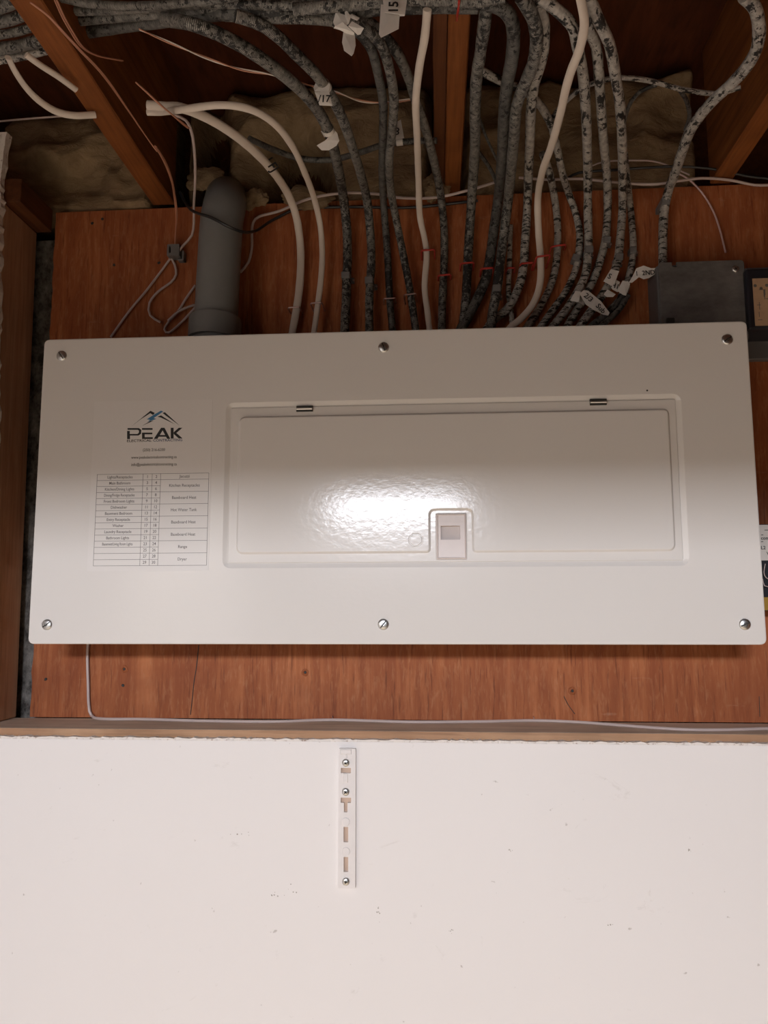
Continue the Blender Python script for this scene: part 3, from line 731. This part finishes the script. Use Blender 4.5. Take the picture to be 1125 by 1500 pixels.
cable('g22', 'cloth_cable', 'dull', 'dark cable low behind the folded tag near the panel edge', 11, [(915, 428), (902, 448), (884, 464), (866, 478)], .003, 1)
cable('g23', 'cloth_cable', 'dull', 'dark short cable reaching under the paper flag near the metal box', 9, [(920, 432, .014), (908, 452, .014), (892, 468, .014), (880, 478, .014)], .026, 1)
thin = 'thin_cable'
cable('g17', thin, 'flake', 'thin pale cable running across the insulation to the curved silver cable', 6.5, [(805, 180), (818, 160), (832, 146), (850, 131), (872, 121), (905, 114), (950, 118), (1000, 131), (1050, 137), (1085, 128)], -.026, 1, False)
cable('g18', thin, 'dull', 'thin grey cable arching up left beneath the pale crossing one', 5.5, [(914, 178), (922, 154), (938, 134), (962, 124)], -.028, 1, False)
cable('g19', thin, 'dull', 'thin grey cable hooking down beside the curved silver cable', 6, [(996, 132), (1006, 148), (1010, 170), (1004, 190)], -.026, 1, False)
cable('g20', thin, 'dull', 'dark cable lying across the insulation behind the left drops, tagged 3', 9, [(365, 203, -.018), (400, 219, -.022), (440, 232, -.024), (485, 234, -.024), (525, 224, -.024), (562, 212, -.024), (600, 207, -.024), (640, 206, -.02)], -.024, 1, False)
cable('g21', thin, 'dull', 'thin dark cable end slanting between the two cables right of the joist', 4, [(700, 165, -.01), (710, 195, -.01), (722, 222, -.006), (730, 238, -.004)], -.01, 1, False)
cable('g24', thin, 'dull', 'second thin dark cable end slanting lower, beside the first grey drop', 6, [(700, 222, -.01), (712, 238, -.008), (722, 255, -.006), (730, 275, -.004)], -.01, 1, False)
# thin wires
def wire(key, name, mat, label, wpx, pts, cat='wire', wob=0):
    return cable(key, name, mat, label, wpx, pts, 0, 1, False, cat=cat, raw=True, wob=wob)
wire('t1', 'thin_cable', 'thinwhite', 'thin pale wire lying straight on the left insulation', 3, [(-4, 178, -.055), (40, 174, -.057), (80, 171, -.057), (118, 168, -.055)])
cable('t3', 'thin_cable', 'thinwhite', 'thin white wire hanging down beside the joist end to a clip', 4, [(255, 168), (272, 176), (281, 195), (285, 225), (286, 262), (284, 300), (284, 325), (281, 345), (268, 360), (262, 368)], .004, 1, False, cat='wire')
wire('t4', 'thin_cable', 'thinwhite', 'thin grey wire running diagonally down left from the clip', 3.8, [(252, 375, -.006), (240, 392, -.004), (215, 425, -.004), (190, 455, -.004), (162, 494, -.004)])
wire('t5', 'thin_cable', 'thinwhite', 'thin grey wire curling in a hook below the clip', 4, [(250, 377, -.006), (256, 388, -.005), (258, 402, -.004), (250, 414, -.004), (232, 427, -.005), (219, 444, -.006), (220, 462, -.006), (235, 472, -.006)])
wire('t6', 'thin_cable', 'thinwhite', 'thin grey wire looped beside the foot of the grey pipe', 4, [(286, 418, -.004), (272, 438, -.004), (261, 456, -.004), (246, 473, -.005), (241, 483, -.006), (248, 487, -.006), (266, 472, -.007), (286, 450, -.006), (284, 447, -.008), (262, 456, -.010), (246, 470, -.009)])
wire('t7', 'thin_cable', 'thinwhite', 'long thin white wire along the top edge of the plywood left of the joist', 4.4, [(352, 399, -.004), (364, 384, -.004), (369, 362, -.004), (369, 340, -.005), (371, 326, -.006), (380, 317, -.008), (410, 309, -.010), (450, 292, -.030), (500, 283, -.036), (550, 284, -.036), (590, 290, -.030), (640, 289, -.036), (685, 279, -.040), (722, 268, -.040), (745, 262, -.036)])
wire('t8', 'thin_cable', 'thinwhite', 'long thin white wire along the plywood top towards the right joist', 4.2, [(760, 260, -.03), (800, 263, -.032), (850, 262, -.034), (900, 267, -.034), (955, 270, -.034), (995, 265, -.03), (1030, 261, -.024), (1070, 264, -.018), (1105, 271, -.014), (1130, 271, -.014)])
wire('t9', 'thin_cable', 'pinkwire', 'thin pinkish wire curving down onto the metal box top', 3, [(985, 250, -.010), (1008, 262, -.008), (1028, 282, -.006), (1044, 308, -.006), (1054, 335, -.006), (1063, 370, -.008)])
wire('t10', 'black_cable', 'blackcable', 'thin black cable draped across the grey pipe', 4.6, [(264, 282, -.03), (272, 298, -.05), (284, 310, -.075), (310, 319, -.090), (335, 332, -.091), (357, 340, -.070), (375, 338, -.03), (392, 327, -.012), (410, 317, -.006), (440, 306, -.005), (520, 303, -.004), (600, 304, -.004), (700, 294, -.004)])
wire('t11', 'black_cable', 'blackcable', 'black cable sagging behind the right-hand cables near the plywood top', 4.2, [(826, 265, -.026), (848, 253, -.028), (900, 249, -.030), (980, 244, -.030), (1040, 247, -.028), (1095, 258, -.022), (1130, 262, -.02)])
wire('t12', 'thin_cable', 'thinwhite', 'short dull wire above the black cable on the right insulation', 2.6, [(860, 246, -.028), (885, 237, -.03), (930, 235, -.03), (965, 238, -.028), (1010, 256, -.02)])
TW13 = ([(204, 43, -.03), (250, 63, -.02), (300, 84, -.01), (350, 101, -.006), (400, 110, -.006), (450, 124, -.006), (492, 135, -.006), (530, 148, -.01), (565, 150, -.01), (606, 145, -.01)])
wire('t14', 'thin_cable', 'thinwhite', 'thin wire coming down from behind the panel to the ledge and along it', 4.4, [(130, 930, -.004), (128, 960, -.004), (129, 1000, -.004), (130, 1032, -.004), (134, 1048, -.0045), (150, 1053, -.0045), (210, 1053.5, -.004), (300, 1056, -.003), (400, 1057, -.003), (487, 1054.5, -.003), (600, 1057.5, -.003), (700, 1057, -.003), (782, 1055.5, -.003), (850, 1058, -.004), (930, 1064, -.006), (1000, 1068.5, -.010), (1060, 1069, -.009), (1130, 1067, -.006)])
def strands(key, label, pts, n, spread, lift=0, w=1.9, tw=0, raw=False):
    bm = B(); P0 = [(U(q[0], q[1], y=q[2]) if raw else cab(q[0], q[1], q[2] if len(q) > 2 else lift)) for q in pts]
    path = catmull(P0, .008)
    for k in range(n):
        pp = [p+Vector((math.cos(k*2.1+i*tw), math.sin(k*2.1+i*tw), math.sin(k*1.3+i*tw)))*spread*(.5+.5*math.sin(i*.17+k)) for i, p in enumerate(path)]
        tube(bm, pp, w/2/F, 6, .02)
    return obj('copper_wire', bm, 'copper', smooth=True, label=label, cat='wire')
bm = B(); path = catmull([cab(*q) for q in TW13], .006)
for k in (0, 1):
    tube(bm, [p+Vector((0, math.cos(i*.45+k*math.pi), math.sin(i*.45+k*math.pi)))*.0008 for i, p in enumerate(path)], .0008, 6, .02)
n_ = len(bm.faces)
for i, f in enumerate(bm.faces): f.material_index = 0 if i < n_/2 else 1
obj('thin_cable', bm, ['white', 'copper'], smooth=True, label='twisted pale and copper wire pair slanting from the top bundle over the left drops', cat='wire')
strands('c1', 'bare copper ground wires bent over the right side of the left joist', [(80, -4, .004), (92, 25, .004), (106, 50, .004), (120, 70, .002), (142, 82, -.01), (178, 89, -.03)], 3, .0022)
strands('c2', 'twisted copper wires crossing the start of the two white cables', [(200, 122, .0), (218, 138, .008), (238, 156, .018), (258, 172, .018), (276, 187, .012)], 3, .0014, tw=.5)
strands('c3', 'copper wires hanging straight down to the clip left of the pipe', [(228, 215, .004), (240, 235, .004), (250, 258, .006), (256, 285, .006), (259, 315, .006), (257, 345, .004), (256, 372, .004)], 4, .0014, w=2.5, tw=.25)
strands('c4', 'loose copper strands trailing along the left joist underside', [(44, 4, .004), (70, 24, .004), (92, 48, .004), (116, 74, .004), (150, 110, .0), (185, 158, -.01), (214, 200, -.008), (230, 222, .0)], 2, .0022)

# clip joining the wires
clip = thing('wire_clip', 'small grey plastic clip holding wires left of the grey pipe', 'clip', U(257, 381, y=-.001))
a, b = U(248, 362, y=-.008), U(265, 378, y=-.008)
bm = B(); plate(bm, rpoly(rc(a.x, b.x, b.z, a.z), .001, 2), [rpoly(rc(a.x+.003, a.x+.0055, b.z+.004, a.z-.003), .0003, 1)], -.017, -.001); obj('clip_body', bm, 'clamp', clip)
a, b = U(262, 370, y=-.006), U(271, 383, y=-.006)
bm = B(); box(bm, a.x, b.x, -.010, -.001, b.z, b.z+.003, .0005); box(bm, b.x-.003, b.x, -.012, -.001, b.z, a.z, .0005); obj('clip_tail', bm, 'clamp', clip)

# staples and straps: each bridges its cable
def nearest(key, px, py):
    o, P, r = CAB[key]; path = catmull(P, .004); best = min(path, key=lambda p: (p-U(px, py, y=p.y)).length); i = path.index(best)
    return best, r
def staple(px, py, wpx, label, kind, key, ang=0.0, group=None):
    c, r = nearest(key, px, py); c = U(px, py, y=c.y)
    hw = wpx/2/F; out = c.y-r-.0018; R = Matrix.Rotation(ang, 3, 'Y')
    if kind == 'strap':
        st = thing('cable_strap', label, 'strap', (c.x, -.001, c.z-.004), group); h = .0048
        bm = B()
        box(bm, -hw*.72, hw*.72, out-.001-c.y, -.001-c.y, -h, h, .0012)
        for v in bm.verts: v.co = c+R@v.co
        obj('strap_loop', bm, 'clamp', st)
        bm = B(); box(bm, hw*.6, hw*1.25, -.006-c.y, -.0008-c.y, -h*.8, h*.8, .0008)
        for v in bm.verts: v.co = c+R@v.co
        obj('nail_ear', bm, 'clamp', st)
        bm = B(); q = c+R@Vector((hw*1.1, 0, 0)); lathe(bm, Vector((q.x, -.006, q.z)), [(.0017, 0), (.0014, .0012), (0, .0014)], (0, -1, 0), 8); obj('nail', bm, 'staple', st)
        return st
    pts = [Vector((-hw, -.001-c.y, -.001)), Vector((-hw, out+.002-c.y, -.0005)), Vector((-hw+.0014, out-c.y, 0)), Vector((hw-.0014, out-c.y, 0)), Vector((hw, out+.002-c.y, -.0005)), Vector((hw, -.001-c.y, -.001))]
    bm = B(); tube(bm, [c+R@p for p in pts], .0014 if kind == 'red' else .0011, 8, .05, smooth_path=False)
    return obj('cable_staple', bm, 'red' if kind == 'red' else 'staple', smooth=True, label=label, cat='staple')
rs = 'red plastic staple over '
for px, py, w_, k, t in ((627, 369, 21, 'W3', 'the white cable left of the middle joist'), (651, 406, 20, 'g5', 'the grey cable right of that white one, lowest red one'), (684, 389, 21, 'g6', 'the nearly straight grey cable below the joist'),
        (713, 397, 20, 'g7', 'the thick grey cable second right of the joist'), (771, 389, 20, 'g9', 'the grey cable left of the snaking white one'), (795, 378, 21, 'W4', 'the snaking white cable'), (817, 363, 23, 'g11', 'the speckled cable, highest red one')):
    staple(px, py, w_, rs+t, 'red', k, -.05 if px < 780 else -.12)
staple(748, 395, 13, 'dull red staple half hidden behind the mottled grey cable', 'red', 'g9b')
for px, py, w_, k, t, a in ((432, 453, 19, 'W1', 'steel staple across the broad white cable', .03), (464, 446, 18, 'W2', 'steel staple across the thinner white cable', .05), (571, 440, 19, 'g3', 'steel staple across the dark cable leftmost of the three', .03), (601, 434, 19, 'g4', 'steel staple on the slanting grey cable', .1)):
    staple(px, py, w_, t, 'steel', k, -a)
for px, py, w_, k, t, a in ((507, 406, 19, 'g1', 'grey strap on the first braided cable from the left', 0), (541, 413, 18, 'g2', 'grey strap on the second braided cable from the left', 0), (727, 425, 18, 'g8', 'grey strap on the mottled cable low by the panel', .0),
        (843, 380, 17, 'g10', 'dark strap on the cable bowing right, leftmost of the right-hand straps', .3), (862, 368, 17, 'g12', 'pale strap on the first straight silver cable', 0), (888, 354, 16, 'g13', 'dark strap on the middle straight silver cable, highest of its row', .15), (906, 379, 16, 'g14', 'dark strap on the rightmost straight silver cable', .1), (926, 369, 15, 'g15', 'grey strap on the narrow flaking cable', .05), (973, 298, 18, 'g16', 'dark strap on the curved silver cable above the metal box', .05)):
    staple(px, py, w_, t, 'strap', k, a)
bm = B(); p = U(677, 14, z=2.0945); q = U(674, 16, z=2.06)
cst = [(671, -6), (673, 8), (670, 26)]
tube(bm, [U(a, b, z=2.0945-.034*t) for a, b, t in ((674, -8, 0), (673, -4, .95), (672, 8, 1.0), (670, 22, .8), (669, 30, 0))], .0012, 7, .01)
obj('cable_staple', bm, 'red', smooth=True, label='red staple holding the top bundle to the middle joist', cat='staple')
for k, (px, py) in enumerate(((136, 1052), (487, 1054), (782, 1055))):
    c = U(px, py, y=-.005); bm = B()
    tube(bm, [c+Vector((0, .004, -.0042)), c+Vector((0, -.001, -.004)), c+Vector((0, -.001, .004)), c+Vector((0, .004, .0042))], .0006, 6, .05, smooth_path=False)
    obj('wire_staple', bm, 'staple', smooth=True, label=('tiny staple on the thin wire at its bend by the ledge', 'tiny staple on the ledge wire above the mounting strip', 'tiny staple on the ledge wire right of the panel centre')[k], cat='staple')

# ------------------------------------------------------------ paper tags
def sheetpoly(parent, name, pts, mat='tag', th=.0004, base=None):
    """pts: (px, py, y) corners of a creased paper piece"""
    P = [U(a, b, y=y) for a, b, y in pts]; bm = B(); n = len(P)
    c = sum(P, Vector())/n; c.y -= .0012
    f = [bm.verts.new(p) for p in P]; cv = bm.verts.new(c); k = [bm.verts.new(p+Vector((0, th, 0))) for p in P]; ck = bm.verts.new(c+Vector((0, th, 0)))
    for i in range(n):
        j = (i+1) % n; bm.faces.new((f[i], f[j], cv)); bm.faces.new((k[j], k[i], ck)); bm.faces.new((f[i], k[i], k[j], f[j]))
    return obj(name, bm, mat, parent)
def wrap(parent, key, px, py, length=.012):
    c, r = nearest(key, px, py); path = catmull(CAB[key][1], .004); i = path.index(c)
    n = max(1, int(length/.008)); seg = path[max(0, i-n):i+n+1]
    bm = B(); tube(bm, seg, r*1.14, 12, .02, caps=False, smooth_path=False); return obj('wrap', bm, 'tag', parent, smooth=True)
def ytop(px, py, lift): return cab(px, py, lift).y
def ptag(label, px, py, y): return thing('cable_tag', label, 'tag', U(px, py, y=y))
def ink(parent, txt, px, py, y, h, rot, xs=1.0, off=.0001):
    p = U(px, py, y=y); return obj('handwriting', text_mesh([(txt, p.x, p.z, y, h, 'CENTER', rot, off, xs)]), 'ink', parent)
y = ytop(478, 130, .014)-.010
t = ptag('white paper tag marked 17 on the second braided cable', 476, 155, y); wrap(t, 'g2', 476, 128)
sheetpoly(t, 'flag', [(459, 128, y+.004), (470, 107, y+.002), (484, 124, y), (481, 134, y), (461, 134, y)])
sheetpoly(t, 'flag', [(461, 135, y-.001), (482, 134, y-.001), (487, 155, y+.001), (468, 154, y+.001)])
ink(t, '/17', 475, 145, y-.0032, .0080, .05, .9, .00022)
y = ytop(482, 200, .008)-.010
t = ptag('curled white paper tag low on the first braided cable', 480, 220, y); wrap(t, 'g1', 478, 190)
sheetpoly(t, 'flag', [(470, 192, y+.003), (486, 185, y+.002), (488, 191, y), (475, 201, y)])
sheetpoly(t, 'flag', [(487, 187, y-.001), (494, 195, y-.002), (497, 206, y-.002), (493, 213, y), (482, 220, y+.002), (471, 220, y+.004), (464, 213, y+.003), (476, 206, y), (484, 198, y-.001)])
y = ytop(505, 30, .014)-.014
t = ptag('crumpled white paper tags where three cables leave the top bundle', 507, 80, y); wrap(t, 'h5', 497, 34)
sheetpoly(t, 'flag', [(488, 32, y+.004), (492, 17, y+.002), (505, 22, y), (512, 30, y-.003), (502, 37, y-.002), (491, 39, y+.002)])
sheetpoly(t, 'flag', [(505, 17, y-.001), (508, 15, y-.002), (514, 24, y-.004), (511, 34, y-.004), (506, 38, y)])
sheetpoly(t, 'flag', [(491, 39, y-.002), (502, 32, y-.004), (519, 48, y-.003), (518, 54, y), (504, 47, y)])
sheetpoly(t, 'flag', [(503, 47, y+.001), (520, 51, y-.001), (521, 66, y-.004), (518, 78, y-.006), (515, 82, y-.006), (504, 74, y-.003), (501, 62, y)])
sheetpoly(t, 'flag', [(510, 38, y-.006), (516, 31, y-.006), (533, 41, y-.006), (528, 50, y-.004), (524, 51, y-.004)])
sheetpoly(t, 'flag', [(512, 22, y-.003), (516, 20, y-.003), (527, 26, y-.005), (523, 30, y-.006), (514, 26, y-.005)])
y = ytop(578, 8, .014)-.012
t = ptag('white paper tag marked 15 hanging from the top bundle', 570, 55, y); wrap(t, 'h4', 578, 12, .02)
sheetpoly(t, 'flag', [(558, 6, y+.004), (586, 12, y+.003), (584, 42, y), (558, 55, y-.003), (555, 50, y-.002)])
sheetpoly(t, 'flag', [(560, -6, y-.002), (597, -6, y-.002), (593, 22, y-.005), (563, 18, y-.005)])
ink(t, '15', 577, 10.5, y-.0075, .0086, -math.pi/2+.05, 1.0, .00028)
y = ytop(583, 205, -.024)-.012
t = ptag('dim paper tag marked 3 on the cable behind the left drops', 583, 215, y); wrap(t, 'g20', 585, 210, .012)
sheetpoly(t, 'flag', [(576, 182, y+.004), (587, 175, y+.005), (592, 202, y), (577, 205, y)])
ink(t, '3', 582, 193, y-.0015+.0, .010, .1)
y0 = -.034
t = ptag('long white paper tag marked 2/3 slanting low over the dark cables', 860, 458, y0); wrap(t, 'g13', 846, 440, .014)
sheetpoly(t, 'flag', [(835, 440, y0), (843, 426, y0), (851, 427, y0-.001), (849, 438, y0-.001), (847, 443, y0)])
sheetpoly(t, 'flag', [(849, 430, y0-.002), (855, 425, y0-.003), (862, 426, y0-.003), (874, 436, y0-.004), (880, 441, y0-.004), (893, 458, y0-.002), (891, 462, y0-.001), (884, 461, y0-.001), (870, 454, y0-.003), (858, 446, y0-.003)])
ink(t, '2/3', 862, 436, y0-.0062, .0072, .75); ink(t, 'Sub', 880, 452, y0-.0052, .0070, .85)
y0 = -.032
t = ptag('white tag marked S wrapped on a silver cable above the slanting tag', 898, 412, y0); wrap(t, 'g14', 895, 408, .012)
sheetpoly(t, 'flag', [(884, 412, y0), (895, 394, y0), (907, 397, y0), (900, 416, y0), (897, 419, y0)])
ink(t, 'S', 893, 405, y0-.0018, .0075, .4)
y0 = -.027
t = ptag('white tag marked H1 tucked between the S tag and its neighbour', 902, 425, y0)
sheetpoly(t, 'flag', [(894, 419, y0), (903, 410, y0), (908, 413, y0), (905, 428, y0), (897, 424, y0)])
sheetpoly(t, 'flag', [(884, 431, y0+.001), (890, 424, y0), (902, 431, y0-.002), (898, 435, y0), (889, 435, y0+.001)])
ink(t, 'H1', 901, 419, y0-.002, .0068, .35)
y0 = -.028
t = ptag('white band with a long flag marked 2ND beside the metal box', 915, 430, y0); wrap(t, 'g15', 914, 424, .018)
sheetpoly(t, 'band', [(904, 426, y0), (912, 411, y0-.001), (920, 412, y0-.001), (923, 416, y0), (917, 433, y0), (913, 432, y0)])
sheetpoly(t, 'flag', [(921, 414, y0), (928, 402, y0-.002), (932, 393, y0-.006), (943, 389, y0-.010), (954, 393, y0-.012), (968, 392, y0-.012), (960, 401, y0-.012), (951, 407, y0-.012), (943, 409, y0-.010), (932, 404, y0-.006), (926, 414, y0-.001)])
ink(t, '1  2ND', 945, 400, y0-.0128, .0066, -.05, .9)
# marker scribble on the broad white cable
c, r = nearest('W1', 399, 245)
q = U(399, 245, y=c.y-r*.6-.0008)
obj('marker_writing', text_mesh([('LFJ', q.x, q.z, q.y-.0055, .0115, 'CENTER', 1.0, .00030, 1.0)]), 'ink', CAB['W1'][0])

# ------------------------------------------------------------ metal box on the right
gx = thing('junction_box', 'galvanised metal junction box with screwed lid beside the top of the panel', 'electrical box', (.42, -.001, 1.80))
a, b, c, d = U(964, 389, y=-.052), U(1088, 373, y=-.052), U(1098, 475, y=-.052), U(970, 475, y=-.052)
bx0, bx1, bz1 = (a.x+d.x)/2, (b.x+c.x)/2, (a.z+b.z)/2-.001
bz0 = bz1-.112
obj('box_body', box(B(), bx0-.002, bx1-.006, -.048, -.001, bz0+.002, bz1-.002, .003), 'greybox', gx)
bm = B(); oc = rc(bx0, bx1, bz0, bz1); nt = pxz(987, 388, -.052)[0]
oc = [(bx0, bz0), (bx1, bz0), (bx1, bz1), (nt+.004, bz1), (nt+.004, bz1-.007), (nt-.002, bz1-.007), (nt-.002, bz1), (bx0, bz1)]
rr = [.004, .004, .006, .0006, .002, .002, .0006, .004]
l0 = loop(bm, rpoly(oc, rr, 4), -.048); l1 = loop(bm, rpoly(oc, rr, 4), -.0508); l2 = loop(bm, rpoly(oc, rr, 4, .0008), -.052)
bridge(bm, l0, l1); bridge(bm, l1, l2); fill(bm, l2); fill(bm, l0); obj('lid', bm, 'galv', gx)
screw(U(1077, 394.5, y=-.052), .0046, gx, .6, name='lid_screw', kind='cross')
bm = B(); p = U(989, 470, y=-.052); box(bm, p.x-.012, p.x-.001, -.0535, -.052, p.z-.004, p.z+.004, .0015); obj('lid_slot', bm, 'slot', gx)
bm = B(); p = U(958, 450, y=-.02)
tube(bm, [U(953, 415, y=-.010), U(956, 440, y=-.011), U(957, 462, y=-.010)], .0018, 8); obj('side_rivet', bm, 'greybox', gx)
# black device with an aged diagram label at the right edge
dv = thing('transformer_box', 'black and grey device with an aged diagram label at the right edge', 'transformer', (.53, -.001, 1.80))
a = U(1093, 388, y=-.06); b = U(1091, 470, y=-.06)
X0 = (a.x+U(1097, 470, y=-.06).x)/2-.001
zt = U(1105, 393, y=-.06).z; zb = U(1115, 478, y=-.06).z
obj('casing', box(B(), X0, X0+.11, -.060, -.001, zb-.004, zt, .003), 'blackbox', dv)
obj('mounting_flange', box(B(), X0-.012, X0+.12, -.012, -.0008, zb-.030, zb+.006, .002), 'greybox', dv)
obj('top_flange', box(B(), X0+.004, X0+.12, -.050, -.001, zt, zt+.006, .002), 'greybox', dv)
lz1 = U(1105, 408, y=-.0605).z; lz0 = U(1115, 477, y=-.0605).z; lx0 = U(1104, 440, y=-.0605).x
obj('diagram_label', box(B(), lx0, lx0+.07, -.0607, -.060, lz0, lz1), 'beige', dv, label='aged tan wiring diagram')
bm = B(); rr = random.Random(7)
for k in range(16):
    zz = lz0+.004+rr.random()*(lz1-lz0-.010); xx = lx0+.002+rr.random()*.03
    if k % 2: box(bm, xx, xx+rr.uniform(.004, .012), -.0609, -.0607, zz, zz+.0007)
    else: box(bm, xx, xx+.0007, -.0609, -.0607, zz, min(lz1-.001, zz+rr.uniform(.004, .014)))
for k in range(4): lathe(bm, Vector((lx0+.003+k*.0075, -.0607, lz1-.010-(k % 2)*.004)), [(.0022, 0), (.0018, .0002), (0, .0002)], (0, -1, 0), 10)
obj('diagram_lines', bm, 'print', dv)
# small device with white label lower on the right edge
d2 = thing('control_module', 'small device with a white printed label half hidden by the panel side', 'control box', (.5, -.001, 1.50))
yy = -.045
p = U(1105, 769, y=yy); q = U(1110, 821, y=yy); q2 = U(1112, 868, y=yy); q3 = U(1112, 895, y=yy)
obj('module_body', box(B(), p.x-.03, p.x+.08, yy, -.001, q3.z, p.z+.001, .001), 'blackbox', d2)
obj('white_label', box(B(), p.x-.028, p.x+.078, yy-.0006, yy, q.z, p.z), 'tag', d2)
obj('yellow_strip', box(B(), p.x-.028, p.x+.078, yy-.0012, yy, q3.z+.001, q2.z-.006), 'yellow', d2)
bm = B()
tube(bm, [U(1121, 826, y=yy-.003), U(1119, 838, y=yy-.006), U(1122, 846, y=yy-.004), U(1130, 850, y=yy-.003)], .0006, 6)
tube(bm, [U(1117, 848, y=yy-.003), U(1120, 858, y=yy-.006), U(1130, 860, y=yy-.004)], .0006, 6); obj('small_wire', bm, 'thinwhite', d2)
def tp(px, py): p = U(px, py, y=yy-.0008); return p.x, p.z
I = []
for s_, px, py, h in (('com', 1114.5, 788.5, .0042), ('L2  w', 1114.5, 802.5, .0042), ('V', 1123, 811, .0042)):
    x_, z_ = tp(px, py); I.append((s_, x_, z_, yy-.0009, h, 'LEFT', 0, .0001, 1))
bm = text_mesh(I)
for a, b, c_ in ((1120, 1126, 777), (1115, 1118, 784), (1115, 1118, 794)):
    x_, z_ = tp(a, c_); x2, _ = tp(b, c_); box(bm, x_, x2, yy-.0009, yy-.0006, z_, z_+.0008)
obj('printed_text', bm, 'ink', d2)
# repeats share a group
GROUPS = {'cloth_cable': 'grey cloth-covered cables above the panel', 'white_cable': 'white cables above the panel', 'thin_cable': 'thin wires and cables around the panel',
          'black_cable': 'thin black cables along the plywood top', 'copper_wire': 'bare copper ground wires near the left joist', 'cable_staple': 'staples over the cables',
          'cable_strap': 'nailed straps over the grey cables', 'cable_tag': 'white paper tags on the cables', 'floor_joist': 'floor joists overhead',
          'insulation_batt': 'insulation between the joists', 'insulation_tuft': 'loose insulation clumps over the plywood edge', 'wire_staple': 'tiny staples on the ledge wire'}
for o in list(bpy.data.objects):
    g_ = GROUPS.get(o.name.split('.')[0])
    if g_ and o.parent is None: o['group'] = g_
